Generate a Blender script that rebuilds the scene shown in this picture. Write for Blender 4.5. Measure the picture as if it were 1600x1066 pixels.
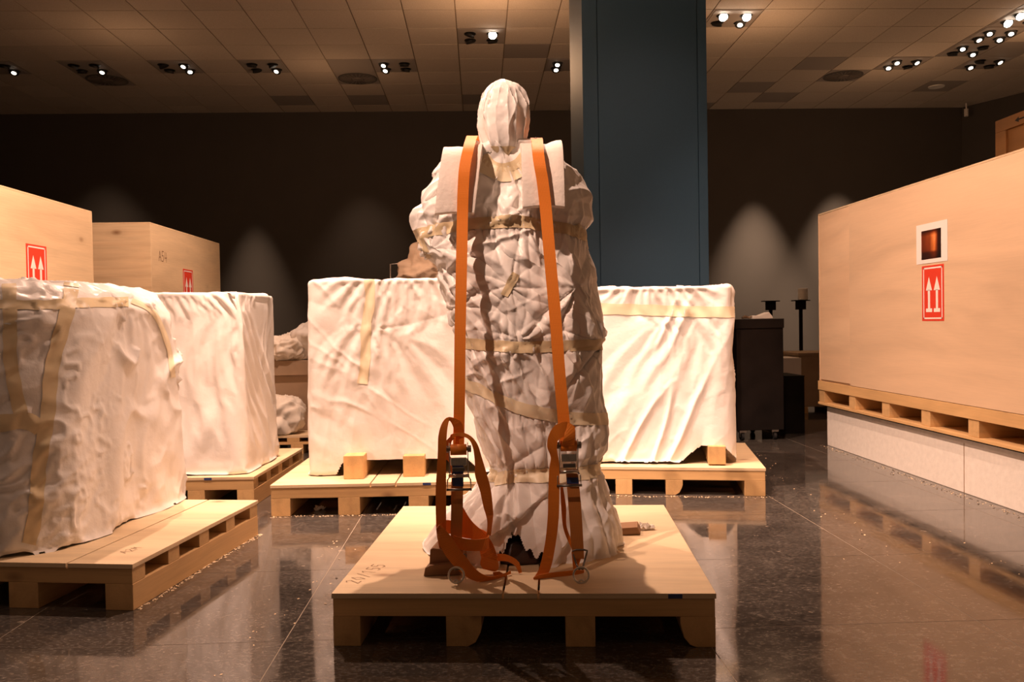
import bpy, bmesh, math, random
import numpy as np
from mathutils import Vector, Matrix
from mathutils.bvhtree import BVHTree
for o in list(bpy.data.objects): bpy.data.objects.remove(o)
S = bpy.context.scene
COL = S.collection
RNG = np.random.default_rng(7)
random.seed(5)
PI = math.pi
# ------------------------------------------------------------------ camera
F = 1322.6; YAW, PIT, ROL = 0.0374, -0.0213, -0.0164; HC = 1.05
cy_, sy_ = math.cos(YAW), math.sin(YAW); cp_, sp_ = math.cos(PIT), math.sin(PIT); cr_, sr_ = math.cos(ROL), math.sin(ROL)
FW = np.array([sy_*cp_, cy_*cp_, sp_]); rt0 = np.array([cy_, -sy_, 0]); up0 = np.cross(rt0, FW)
RT = rt0*cr_ + up0*sr_; UP = -rt0*sr_ + up0*cr_; CAM = np.array([0, 0, HC])
cd = bpy.data.cameras.new('camera'); cam = bpy.data.objects.new('camera', cd); COL.objects.link(cam)
cd.sensor_width = 36; cd.lens = F*36/1600; cd.clip_end = 60; cd.clip_start = .05
cam.matrix_world = Matrix(((RT[0], UP[0], -FW[0], 0), (RT[1], UP[1], -FW[1], 0), (RT[2], UP[2], -FW[2], HC), (0, 0, 0, 1)))
S.camera = cam
def ray(x, y): return FW + RT*(x-800)/F - UP*(y-533)/F
def atY(x, y, Y): d = ray(x, y); return CAM + d*Y/d[1]
def atX(x, y, X): d = ray(x, y); return CAM + d*X/d[0]
def atZ(x, y, z=0): d = ray(x, y); return CAM + d*(z-HC)/d[2]
# ------------------------------------------------------------------ world, colour management
W = bpy.data.worlds.new('world'); S.world = W; W.use_nodes = True
W.node_tree.nodes['Background'].inputs[0].default_value = (1, .56, .33, 1)
W.node_tree.nodes['Background'].inputs[1].default_value = 0.055
vs = S.view_settings; vs.view_transform = 'Standard'; vs.look = 'None'; vs.gamma = 1; vs.use_curve_mapping = False
vs.exposure = 0.45
CEIL = 4.66
WARM = (1, .64, .475)
def spot(name, loc, tgt, power, cone, blend=.4, col=WARM, r=.03):
    l = bpy.data.lights.new(name, 'SPOT'); l.energy = power; l.spot_size = math.radians(cone); l.spot_blend = blend
    l.color = col; l.shadow_soft_size = r
    o = bpy.data.objects.new(name, l); COL.objects.link(o); o.location = loc
    o.rotation_euler = (Vector(tgt)-Vector(loc)).to_track_quat('-Z', 'Y').to_euler(); return o
LZ = CEIL-.08
LIGHTS = [  # location xy, target, watts, cone
    ((-1.9, 1.1), (0.20, 3.5, 1.45), 760, 30, .9),      # statue, from front left
    ((-1.0, 3.75), (-.45, 5.15, .5), 980, 50, .8),    # middle left cover
    ((1.2, 3.7), (1.2, 5.3, .6), 560, 56, .8),     # right cover
    ((-1.5, 4.0), (-1.9, 5.3, .6), 330, 46, .8),    # second left cover
    ((-.5, 4.3), (2.9, 5.3, .9), 850, 60, .8),     # big crate right
    ((-0.9, 5.6), (-3.0, 6.4, 1.6), 640, 70, .8),    # crates left
    ((0.2, 4.9), (0.35, 3.2, .2), 520, 74, .7),     # main pallet from behind
    ((-2.1, 6.2), (-1.5, 3.6, .6), 480, 62, .5),    # left front cover from behind
    ((-2.1, 2.3), (-2.1, 3.5, .7), 52, 60, .9),      # weak lamp on the left cover
    ((1.4, 4.6), (1.4, 6.9, 1.0), 45, 60, .9),     # pillar
]
for i, (xy, t, p, c, b) in enumerate(LIGHTS):
    spot('spotlight_lamp', (xy[0], xy[1], LZ), t, p, c, b)
for (x, y, p, c, tilt) in ((4.75, 13.8, 1700, 46, 0), (6.2, 13.8, 1300, 50, 0), (-3.75, 13.85, 800, 36, 0), (-6.0, 13.7, 60, 60, 0), (-1.9, 13.7, 110, 60, 0), (-6.2, 13.7, 60, 70, 0), (1.6, 13.7, 30, 70, 0)):
    spot('wallwasher_lamp', (x, y, LZ), (x+tilt, y+.05, 0), p, c, .9, (1, .7, .48))
for (x, y, p) in ((.2, 9.2, 34), (3.4, 10.0, 17), (-2.0, 11.8, 6), (7.0, 10.2, 15), (6.0, 12.0, 6), (-4.2, 10.5, 6), (0.2, 5.6, 12), (0.0, 1.5, 5)):   # added point lamps without fixtures, stand in for spill of the recessed clusters
    l = bpy.data.lights.new('ceiling_fill', 'POINT'); l.energy = p; l.color = (1, .57, .31); l.shadow_soft_size = .25
    o = bpy.data.objects.new('ceiling_fill', l); COL.objects.link(o); o.location = (x, y, CEIL-.85)
# ------------------------------------------------------------------ object helpers
def link(o, parent=None):
    COL.objects.link(o)
    if parent is not None: o.parent = parent
    return o
def tag(o, label=None, cat=None, group=None, kind=None):
    if label: o['label'] = label
    if cat: o['category'] = cat
    if group: o['group'] = group
    if kind: o['kind'] = kind
    return o
def empty(name, loc=(0, 0, 0), rz=0, label=None, cat=None, group=None):
    o = bpy.data.objects.new(name, None); o.location = loc; o.rotation_euler = (0, 0, rz); o.empty_display_size = .1
    link(o); bpy.context.view_layer.update(); return tag(o, label, cat, group)
def meshobj(name, verts, faces, mat, parent=None, smooth=False, mats=None, fm=None, uv=None):
    """verts in the parent's local frame (world when there is no parent)"""
    me = bpy.data.meshes.new(name); me.from_pydata([tuple(map(float, v)) for v in verts], [], faces)
    for m in (mats or [mat]): me.materials.append(m)
    if fm: me.polygons.foreach_set('material_index', fm)
    if smooth: me.polygons.foreach_set('use_smooth', [True]*len(me.polygons))
    me.update(); return link(bpy.data.objects.new(name, me), parent)
class MB:
    def __init__(s): s.v = []; s.f = []
    def add(s, vs_, fs): n = len(s.v); s.v += [tuple(map(float, v)) for v in vs_]; s.f += [tuple(i+n for i in f) for f in fs]; return s
    def box(s, a, b):
        (x0, y0, z0), (x1, y1, z1) = a, b
        return s.add([(x0, y0, z0), (x1, y0, z0), (x1, y1, z0), (x0, y1, z0), (x0, y0, z1), (x1, y0, z1), (x1, y1, z1), (x0, y1, z1)],
                     [(0, 3, 2, 1), (4, 5, 6, 7), (0, 1, 5, 4), (1, 2, 6, 5), (2, 3, 7, 6), (3, 0, 4, 7)])
    def prism(s, prof, axis, a, b):
        """profile (2-D, ccw) extruded along an axis from a to b"""
        n = len(prof); vv = []
        for t in (a, b):
            for p in prof:
                q = list(p); q.insert(axis, t); vv.append(q)
        return s.add(vv, [tuple(range(n))[::-1], tuple(range(n, 2*n))]+[(i, (i+1) % n, n+(i+1) % n, n+i) for i in range(n)])
    def tube(s, pts, r, n=10, closed=False):
        pts = [Vector(p) for p in pts]; m = len(pts); rr = r if isinstance(r, (list, tuple)) else [r]*m
        vv = []; up = None
        for i, p in enumerate(pts):
            t = (pts[(i+1) % m]-pts[i-1]) if closed else (pts[min(i+1, m-1)]-pts[max(i-1, 0)])
            t.normalize()
            if up is None: up = t.orthogonal().normalized()
            up = (up-t*up.dot(t)).normalized(); sd = t.cross(up)
            for k in range(n):
                a = 2*PI*k/n; vv.append(p+up*math.cos(a)*rr[i]+sd*math.sin(a)*rr[i])
        ff = [(i*n+k, i*n+(k+1) % n, ((i+1) % m)*n+(k+1) % n, ((i+1) % m)*n+k) for i in range(m if closed else m-1) for k in range(n)]
        if not closed: ff += [tuple(range(n))[::-1], tuple(range((m-1)*n, m*n))]
        return s.add(vv, ff)
    def lathe(s, prof, n=24, c=(0, 0, 0)):
        m = len(prof)
        vv = [(c[0]+r*math.cos(2*PI*k/n), c[1]+r*math.sin(2*PI*k/n), c[2]+z) for r, z in prof for k in range(n)]
        ff = [(i*n+k, i*n+(k+1) % n, (i+1)*n+(k+1) % n, (i+1)*n+k) for i in range(m-1) for k in range(n)]
        return s.add(vv, ff+[tuple(range(n))[::-1], tuple(range((m-1)*n, m*n))])
    def xf(s, M): s.v = [tuple(M @ Vector(v)) for v in s.v]; return s
    def build(s, name, mat, parent=None, bevel=0, smooth=False, seg=2):
        o = meshobj(name, s.v, s.f, mat, parent, smooth)
        if bevel:
            b = o.modifiers.new('bevel', 'BEVEL'); b.width = bevel; b.segments = seg; b.limit_method = 'ANGLE'; b.angle_limit = .6
        return o
def local(parent, pts):
    M = parent.matrix_world.inverted(); return [M @ Vector(p) for p in pts]
# ------------------------------------------------------------------ materials
def newmat(name):
    m = bpy.data.materials.new(name); m.use_nodes = True; nt = m.node_tree
    b = nt.nodes['Principled BSDF']; return m, nt, b
def N(nt, t, **kw):
    n = nt.nodes.new(t)
    for k, v in kw.items():
        if k in n.inputs.keys() if isinstance(k, str) else False: n.inputs[k].default_value = v
        else: setattr(n, k, v)
    return n
def ramp(nt, fac, stops):
    r = nt.nodes.new('ShaderNodeValToRGB'); e = r.color_ramp.elements
    while len(e) < len(stops): e.new(.5)
    for i, (p, c) in enumerate(stops): e[i].position = p; e[i].color = (*c, 1) if len(c) == 3 else c
    nt.links.new(fac, r.inputs[0]); return r.outputs[0]
def simple(name, col, rough=.6, metal=0, noise=.0, scale=30, bump=0, spec=.5):
    m, nt, b = newmat(name); b.inputs['Base Color'].default_value = (*col, 1); b.inputs['Roughness'].default_value = rough
    b.inputs['Metallic'].default_value = metal; b.inputs['Specular IOR Level'].default_value = spec
    tc = N(nt, 'ShaderNodeTexCoord'); nz = N(nt, 'ShaderNodeTexNoise'); nz.inputs['Scale'].default_value = scale; nz.inputs['Detail'].default_value = 6
    nt.links.new(tc.outputs['Object'], nz.inputs['Vector'])
    if noise:
        c = ramp(nt, nz.outputs[0], [(.25, tuple(v*(1-noise) for v in col)), (.75, tuple(min(1, v*(1+noise)) for v in col))])
        nt.links.new(c, b.inputs['Base Color'])
    if bump:
        bp = N(nt, 'ShaderNodeBump'); bp.inputs['Strength'].default_value = bump; bp.inputs['Distance'].default_value = .002
        nt.links.new(nz.outputs[0], bp.inputs['Height']); nt.links.new(bp.outputs[0], b.inputs['Normal'])
    return m
def wood(name, base, dark, axis=0, freq=1.0, knots=True, rough=.55, swap=None):
    """grain stretched along an axis, per-object variation"""
    m, nt, b = newmat(name); L = nt.links
    tc = N(nt, 'ShaderNodeTexCoord'); oi = N(nt, 'ShaderNodeObjectInfo')
    mp = N(nt, 'ShaderNodeMapping'); sc = [7, 7, 7]; sc[axis] = .9; mp.inputs['Scale'].default_value = [v*freq for v in sc]
    cmb = N(nt, 'ShaderNodeVectorMath'); cmb.operation = 'ADD'; mul = N(nt, 'ShaderNodeMath'); mul.operation = 'MULTIPLY'; mul.inputs[1].default_value = 37
    L.new(oi.outputs['Random'], mul.inputs[0]); L.new(tc.outputs['Object'], cmb.inputs[0]); L.new(mul.outputs[0], cmb.inputs[1]); L.new(cmb.outputs[0], mp.inputs[0])
    n1 = N(nt, 'ShaderNodeTexNoise'); n1.inputs['Scale'].default_value = 1.3; n1.inputs['Detail'].default_value = 5; n1.inputs['Distortion'].default_value = 1.1
    L.new(mp.outputs[0], n1.inputs['Vector'])
    wv = N(nt, 'ShaderNodeTexWave'); wv.bands_direction = 'XYZ'[(axis+2) % 3]; wv.inputs['Scale'].default_value = .55; wv.inputs['Distortion'].default_value = 9; wv.inputs['Detail'].default_value = 3; wv.inputs['Detail Scale'].default_value = .7
    L.new(mp.outputs[0], wv.inputs['Vector'])
    mp2 = N(nt, 'ShaderNodeMapping'); s2 = [160, 160, 160]; s2[axis] = 5; mp2.inputs['Scale'].default_value = s2; L.new(cmb.outputs[0], mp2.inputs[0])
    n2 = N(nt, 'ShaderNodeTexNoise'); n2.inputs['Scale'].default_value = 1; n2.inputs['Detail'].default_value = 3; L.new(mp2.outputs[0], n2.inputs['Vector'])
    c1 = ramp(nt, n1.outputs[0], [(.28, tuple(v*.86 for v in base)), (.5, base), (.72, tuple(min(1, v*1.08) for v in base))])
    mx = N(nt, 'ShaderNodeMix'); mx.data_type = 'RGBA'; mx.blend_type = 'MIX'
    f1 = ramp(nt, wv.outputs[0], [(.0, (.15,)*3), (.22, (.04,)*3), (.6, (0,)*3)]); L.new(f1, mx.inputs[0]); L.new(c1, mx.inputs[6]); mx.inputs[7].default_value = (*dark, 1)
    mx2 = N(nt, 'ShaderNodeMix'); mx2.data_type = 'RGBA'; mx2.blend_type = 'MULTIPLY'; mx2.inputs[0].default_value = .55
    f2 = ramp(nt, n2.outputs[0], [(.3, (.86 if knots else .93,)*3), (.6, (1,)*3)]); L.new(mx.outputs[2], mx2.inputs[6]); L.new(f2, mx2.inputs[7]); out = mx2.outputs[2]
    if knots:
        vo = N(nt, 'ShaderNodeTexVoronoi'); vo.inputs['Scale'].default_value = 1; mp3 = N(nt, 'ShaderNodeMapping'); s3 = [4.6, 4.6, 4.6]; s3[axis] = 2.4; mp3.inputs['Scale'].default_value = s3
        L.new(cmb.outputs[0], mp3.inputs[0]); L.new(mp3.outputs[0], vo.inputs['Vector'])
        kf = ramp(nt, vo.outputs['Distance'], [(.0, (1,)*3), (.04, (.75,)*3), (.12, (.12,)*3), (.24, (0,)*3)])
        mx3 = N(nt, 'ShaderNodeMix'); mx3.data_type = 'RGBA'; L.new(kf, mx3.inputs[0]); L.new(out, mx3.inputs[6]); mx3.inputs[7].default_value = (*[v*.6 for v in dark], 1); out = mx3.outputs[2]
    hv = N(nt, 'ShaderNodeHueSaturation'); mr = N(nt, 'ShaderNodeMapRange'); mr.inputs[3].default_value = .86; mr.inputs[4].default_value = 1.1
    L.new(oi.outputs['Random'], mr.inputs[0]); L.new(mr.outputs[0], hv.inputs['Value']); L.new(out, hv.inputs['Color']); L.new(hv.outputs[0], b.inputs['Base Color'])
    b.inputs['Roughness'].default_value = rough; b.inputs['Specular IOR Level'].default_value = .3
    bp = N(nt, 'ShaderNodeBump'); bp.inputs['Strength'].default_value = .25; bp.inputs['Distance'].default_value = .001; L.new(n2.outputs[0], bp.inputs['Height']); L.new(bp.outputs[0], b.inputs['Normal'])
    return m
PLY = (.74, .57, .36); PLYD = (.42, .22, .10)
M = {}
M['ply_x'] = wood('plywood along x', PLY, PLYD, 0); M['ply_y'] = wood('plywood along y', (.72, .58, .38), PLYD, 1, .7, knots=False)
M['ply_crate'] = wood('crate plywood smooth', (.72, .52, .34), (.42, .2, .09), 1, .45, knots=False)
M['ply_knot'] = wood('crate plywood knotty', (.74, .56, .35), (.42, .22, .10), 1, .55, knots=True)
M['pine_x'] = wood('pine board along x', (.66, .42, .19), PLYD, 0, 1.1, rough=.6); M['pine_y'] = wood('pine board along y', (.66, .42, .19), PLYD, 1, 1.1, rough=.6)
M['orange_wood'] = wood('varnished orange wood', (.40, .20, .07), (.2, .08, .02), 1, .6, knots=False)
M['old_wood'] = wood('weathered timber', (.34, .19, .10), (.14, .06, .03), 0, 1.3, rough=.75)
def fabric_mat():
    m, nt, b = newmat('white plastic sheeting'); L = nt.links
    tc = N(nt, 'ShaderNodeTexCoord'); nz = N(nt, 'ShaderNodeTexNoise'); nz.inputs['Scale'].default_value = 2.5; nz.inputs['Detail'].default_value = 4; L.new(tc.outputs['Object'], nz.inputs['Vector'])
    L.new(ramp(nt, nz.outputs[0], [(.3, (.83, .79, .75)), (.7, (.90, .87, .84))]), b.inputs['Base Color'])
    b.inputs['Roughness'].default_value = .36; b.inputs['Specular IOR Level'].default_value = .35
    n2 = N(nt, 'ShaderNodeTexNoise'); n2.inputs['Scale'].default_value = 26; n2.inputs['Detail'].default_value = 5; n2.inputs['Roughness'].default_value = .55; L.new(tc.outputs['Object'], n2.inputs['Vector'])
    bp = N(nt, 'ShaderNodeBump'); bp.inputs['Strength'].default_value = .35; bp.inputs['Distance'].default_value = .006; L.new(n2.outputs[0], bp.inputs['Height']); L.new(bp.outputs[0], b.inputs['Normal'])
    return m
M['sheet'] = fabric_mat()
M['tape'] = simple('translucent yellow tape', (.74, .60, .38), .4, noise=.1, scale=14, bump=.2)
M['tape_pale'] = simple('pale masking tape', (.84, .73, .52), .45, noise=.06, scale=14, bump=.2)
M['foam'] = simple('white foam padding', (.86, .78, .71), .75, noise=.03, scale=70, bump=.9)
def webbing(name, c):
    m, nt, b = newmat(name); L = nt.links; b.inputs['Roughness'].default_value = .55; b.inputs['Specular IOR Level'].default_value = .3
    uv = N(nt, 'ShaderNodeUVMap'); ws = []
    for d in 'XY':
        w = N(nt, 'ShaderNodeTexWave'); w.bands_direction = d; w.inputs['Scale'].default_value = 110 if d == 'X' else 60; L.new(uv.outputs[0], w.inputs['Vector']); ws.append(w.outputs[1])
    mu = N(nt, 'ShaderNodeMath'); mu.operation = 'MULTIPLY'; L.new(ws[0], mu.inputs[0]); L.new(ws[1], mu.inputs[1])
    L.new(ramp(nt, mu.outputs[0], [(0, tuple(v*.78 for v in c)), (.8, c)]), b.inputs['Base Color'])
    bp = N(nt, 'ShaderNodeBump'); bp.inputs['Strength'].default_value = .4; bp.inputs['Distance'].default_value = .001; L.new(mu.outputs[0], bp.inputs['Height']); L.new(bp.outputs[0], b.inputs['Normal'])
    return m
M['orange'] = webbing('orange webbing', (.92, .27, .03)); M['rust'] = webbing('dull orange webbing', (.56, .21, .05))
M['steel'] = simple('zinc steel', (.62, .58, .52), .28, 1, noise=.15, scale=60); M['darksteel'] = simple('dark steel', (.22, .2, .18), .35, 1)
M['blue'] = simple('blue label', (.03, .05, .16), .4, noise=.3, scale=40)
M['red'] = simple('red sticker', (.72, .055, .025), .5); M['white'] = simple('white print', (.85, .80, .75), .55)
M['pencil'] = simple('pencil line', (.20, .10, .05), .8); M['black'] = simple('black print', (.01, .01, .01), .7)
M['plinth'] = simple('white painted plinth', (.85, .80, .73), .8, noise=.06, scale=26, bump=1.0)
M['dark'] = simple('black laminate', (.011, .008, .007), .6, noise=.5, scale=5, spec=.15)
M['teal'] = simple('teal painted cladding', (.017, .057, .100), .6, noise=.05, scale=60)
M['wall'] = simple('dark taupe wall paint', (.075, .063, .055), .85, noise=.05, scale=2)
M['bronze'] = simple('dark bronze', (.045, .02, .012), .5, noise=.4, scale=12)
M['shelfbox'] = simple('dusty brown board', (.42, .30, .20), .8, noise=.1, scale=6)
M['paper'] = simple('crumpled paper', (.82, .75, .66), .8, noise=.03)
M['grey_metal'] = simple('dull grey paint', (.16, .13, .11), .5)
M['ceil_grey'] = simple('grey service tile', (.31, .26, .22), .7)
M['vent'] = simple('diffuser dark', (.09, .08, .07), .6)
M['can'] = simple('black lamp can', (.01, .009, .008), .5)
M['duct_white'] = simple('off white plastic', (.75, .70, .64), .5)
def emis(name, c, s):
    m, nt, b = newmat(name); b.inputs['Emission Color'].default_value = (*c, 1); b.inputs['Emission Strength'].default_value = s; b.inputs['Base Color'].default_value = (.8, .8, .8, 1); return m
M['lit'] = emis('lit lamp', (1, .84, .66), 5); M['lit_bright'] = emis('lit lamp facing', (1, .86, .70), 30)
def ceil_mat():
    m, nt, b = newmat('mineral ceiling tile'); L = nt.links
    tc = N(nt, 'ShaderNodeTexCoord'); oi = N(nt, 'ShaderNodeObjectInfo'); n = N(nt, 'ShaderNodeTexNoise'); n.inputs['Scale'].default_value = 90; L.new(tc.outputs['Object'], n.inputs['Vector'])
    c = ramp(nt, n.outputs[0], [(.3, (.50, .41, .32)), (.7, (.60, .50, .40))])
    hv = N(nt, 'ShaderNodeHueSaturation'); mr = N(nt, 'ShaderNodeMapRange'); mr.inputs[3].default_value = .9; mr.inputs[4].default_value = 1.05; L.new(oi.outputs['Random'], mr.inputs[0]); L.new(mr.outputs[0], hv.inputs['Value'])
    L.new(c, hv.inputs['Color']); L.new(hv.outputs[0], b.inputs['Base Color']); b.inputs['Roughness'].default_value = .9; return m
M['ceil'] = ceil_mat()
M['grid'] = simple('ceiling grid bar', (.26, .19, .13), .6)
def floor_mat():
    m, nt, b = newmat('polished dark granite'); L = nt.links
    tc = N(nt, 'ShaderNodeTexCoord'); mp = N(nt, 'ShaderNodeMapping'); mp.inputs['Scale'].default_value = (1, 1.6, 1); oi = N(nt, 'ShaderNodeObjectInfo')
    ad = N(nt, 'ShaderNodeVectorMath'); ad.operation = 'ADD'; L.new(tc.outputs['Object'], ad.inputs[0]); mu = N(nt, 'ShaderNodeMath'); mu.operation = 'MULTIPLY'; mu.inputs[1].default_value = 50; L.new(oi.outputs['Random'], mu.inputs[0]); L.new(mu.outputs[0], ad.inputs[1])
    L.new(ad.outputs[0], mp.inputs[0])
    n1 = N(nt, 'ShaderNodeTexNoise'); n1.inputs['Scale'].default_value = 60; n1.inputs['Detail'].default_value = 8; n1.inputs['Roughness'].default_value = .7; L.new(mp.outputs[0], n1.inputs['Vector'])
    n3 = N(nt, 'ShaderNodeTexNoise'); n3.inputs['Scale'].default_value = 5; n3.inputs['Detail'].default_value = 4; L.new(mp.outputs[0], n3.inputs['Vector'])
    c = ramp(nt, n1.outputs[0], [(.3, (.028, .024, .021)), (.5, (.070, .060, .052)), (.64, (.150, .13, .108)), (.76, (.34, .28, .23))])
    mx = N(nt, 'ShaderNodeMix'); mx.data_type = 'RGBA'; mx.blend_type = 'MULTIPLY'; mx.inputs[0].default_value = .6
    L.new(c, mx.inputs[6]); L.new(ramp(nt, n3.outputs[0], [(.3, (.6,)*3), (.7, (1.3,)*3)]), mx.inputs[7])
    sp = N(nt, 'ShaderNodeTexNoise'); sp.inputs['Scale'].default_value = 17; sp.inputs['Detail'].default_value = 3; L.new(tc.outputs['Object'], sp.inputs['Vector'])
    dust = N(nt, 'ShaderNodeMix'); dust.data_type = 'RGBA'; L.new(ramp(nt, sp.outputs[0], [(.70, (0,)*3), (.74, (.45,)*3)]), dust.inputs[0]); L.new(mx.outputs[2], dust.inputs[6]); dust.inputs[7].default_value = (.42, .34, .26, 1)
    L.new(dust.outputs[2], b.inputs['Base Color'])
    L.new(ramp(nt, n3.outputs[0], [(.3, (.045,)*3), (.7, (.10,)*3)]), b.inputs['Roughness']); b.inputs['IOR'].default_value = 1.62; b.inputs['Specular IOR Level'].default_value = .75
    return m
M['floor'] = floor_mat(); M['grout'] = simple('floor joint filler', (.34, .28, .21), .8)
# ------------------------------------------------------------------ numpy noise
def vnoise(p, seed=0):
    p = np.asarray(p, float); i = np.floor(p).astype(np.int64); f = p-i; f = f*f*(3-2*f)
    def h(a, b, c):
        n = (a*73856093) ^ (b*19349663) ^ (c*83492791) ^ (seed*2654435761 & 0x7fffffff); n = (n ^ (n >> 13))*1274126177 & 0x7fffffff; n = (n ^ (n >> 16)) & 0xffff
        return n/32767.5-1
    r = 0
    for dx in (0, 1):
        for dy in (0, 1):
            for dz in (0, 1):
                w = (f[..., 0] if dx else 1-f[..., 0])*(f[..., 1] if dy else 1-f[..., 1])*(f[..., 2] if dz else 1-f[..., 2])
                r = r+w*h(i[..., 0]+dx, i[..., 1]+dy, i[..., 2]+dz)
    return r
def facets(p, cell, seed, k=None):
    """upper envelope of random tilted cells: creased, crumpled relief of about unit size"""
    rg = np.random.default_rng(seed); q = p.reshape(-1, 3)/cell; q = q+.25*np.stack([vnoise(q*1.3, seed+j) for j in range(3)], 1)
    lo, hi = q.min(0)-.5, q.max(0)+.5; idx = rg.choice(len(q), size=min(len(q), k or 260), replace=False)
    s = q[idx]; g = rg.normal(size=s.shape)*.7; w = rg.uniform(-.3, .3, len(s)); out = np.empty(len(q))
    c0 = w-(g*s).sum(1)-(s*s).sum(1)*1.0; A = g+2*s
    for a in range(0, len(q), 20000):
        qq = q[a:a+20000]; out[a:a+20000] = (qq@A.T+c0).max(1)-(qq*qq).sum(1)
    out = (out-out.mean())/out.std(); return np.clip(out, -2.5, 2.5).reshape(p.shape[:-1])
def ridged(P, d, wl, stretch, seed):
    d = np.array(d, float); d /= np.linalg.norm(d); s = (P@d)[..., None]*d; q = (P-s)/wl+s/(wl*stretch); q = q+.35*vnoise(q*.7, seed+7)[..., None]
    r = 1-np.minimum(1, np.abs(vnoise(q, seed))*2.4); return r*r*(1.5-.5*r)
def radiating(P, pts, seed):
    """creases fanning out from points where the sheet is pinched: (x, z, reach, amplitude, count)"""
    h = 0
    for k, (x, z, L, a, n) in enumerate(pts):
        dx, dz = P[..., 0]-x, P[..., 2]-z; r = np.sqrt(dx*dx+dz*dz); t = np.arctan2(dz, dx); w = t*n/2+1.3*vnoise(np.stack([np.cos(t)*2, np.sin(t)*2, r*6], -1), seed+k)
        h = h+a*(r/L*2.7)*np.exp(-r/L)*(2*np.abs(np.sin(w))**.7-1)*np.clip(.55+1.2*vnoise(np.stack([np.cos(t)*1.6, np.sin(t)*1.6, 0*t+k*5], -1), seed+70), .08, 1)*(P[..., 1] < CYREF)
    return h
CYREF = 99
def upsample(A, closed=True):
    """double a grid (rows, cols closed)"""
    B = (A+np.roll(A, -1, 1))/2
    # 4-point scheme for smoothness
    B = B*1.125-(np.roll(A, 1, 1)+np.roll(A, -2, 1))/2*.125
    C = np.empty((A.shape[0], A.shape[1]*2)+A.shape[2:]); C[:, 0::2] = A; C[:, 1::2] = B
    D = (C[:-1]+C[1:])/2; D[1:-1] = D[1:-1]*1.125-(C[:-3]+C[3:])/2*.125
    E = np.empty((C.shape[0]*2-1,)+C.shape[1:]); E[0::2] = C; E[1::2] = D
    return E
def simulate(P, Lu, Lv, collide, iters, g=3.0, dt=.012, pinch=(), kb=.25, damp=.93, fixrows=1):
    V = np.zeros_like(P); P = P.copy(); top = P[:fixrows].copy()
    for it in range(iters):
        Q = P+V*damp; Q[..., 2] -= g*dt*dt
        for sub in range(3):
            C = np.zeros_like(Q); Wt = np.full(Q.shape[:2]+(1,), 1e-6)
            def con(A, B, L, k, minonly=False):
                d = B-A; l = np.sqrt((d*d).sum(-1, keepdims=True))+1e-9; e = (l-L[..., None])/l
                if minonly: e = np.minimum(e, 0)
                return d*(e*.5*k)
            c = con(Q, np.roll(Q, -1, 1), Lu, 1); C += c; C -= np.roll(c, 1, 1); Wt += 2
            c = con(Q[:-1], Q[1:], Lv, 1); C[:-1] += c; C[1:] -= c; Wt[:-1] += 1; Wt[1:] += 1
            Ld = np.sqrt(Lu[:-1]**2+Lv**2)
            R = np.roll(Q, -1, 1)
            c = con(Q[:-1], R[1:], Ld, .35); C[:-1] += c; C[1:] -= np.roll(c, 1, 1)
            c = con(R[:-1], Q[1:], Ld, .35); C[:-1] += np.roll(c, 1, 1); C[1:] -= c; Wt += 1.4
            c = con(Q, np.roll(Q, -2, 1), 2*Lu, kb, True); C += c; C -= np.roll(c, 2, 1)
            c = con(Q[:-2], Q[2:], 2*Lv[:-1], kb, True); C[:-2] += c; C[2:] -= c; Wt += kb*4
            Q = Q+C*(1.25/Wt)
            for (sel, tg, k) in pinch: Q[sel] += (tg-Q[sel])*k
            Q = collide(Q); Q[:fixrows] = top
        V = Q-P; n = np.sqrt((V*V).sum(-1, keepdims=True)); V *= np.minimum(1, .02/(n+1e-9)); P = Q
    pass
    return P
def rowfloor(Q, z0, tol=.006):
    k = np.linspace(0, len(z0)-1, Q.shape[0]); zr = np.interp(k, np.arange(len(z0)), z0)-tol
    Q[..., 2] = np.maximum(Q[..., 2], zr[:, None]); return Q
def grid_normals(P):
    du = np.roll(P, -1, 1)-np.roll(P, 1, 1); dv = np.gradient(P, axis=0); n = np.cross(dv, du); n /= np.sqrt((n*n).sum(-1, keepdims=True))+1e-9; return n
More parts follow.
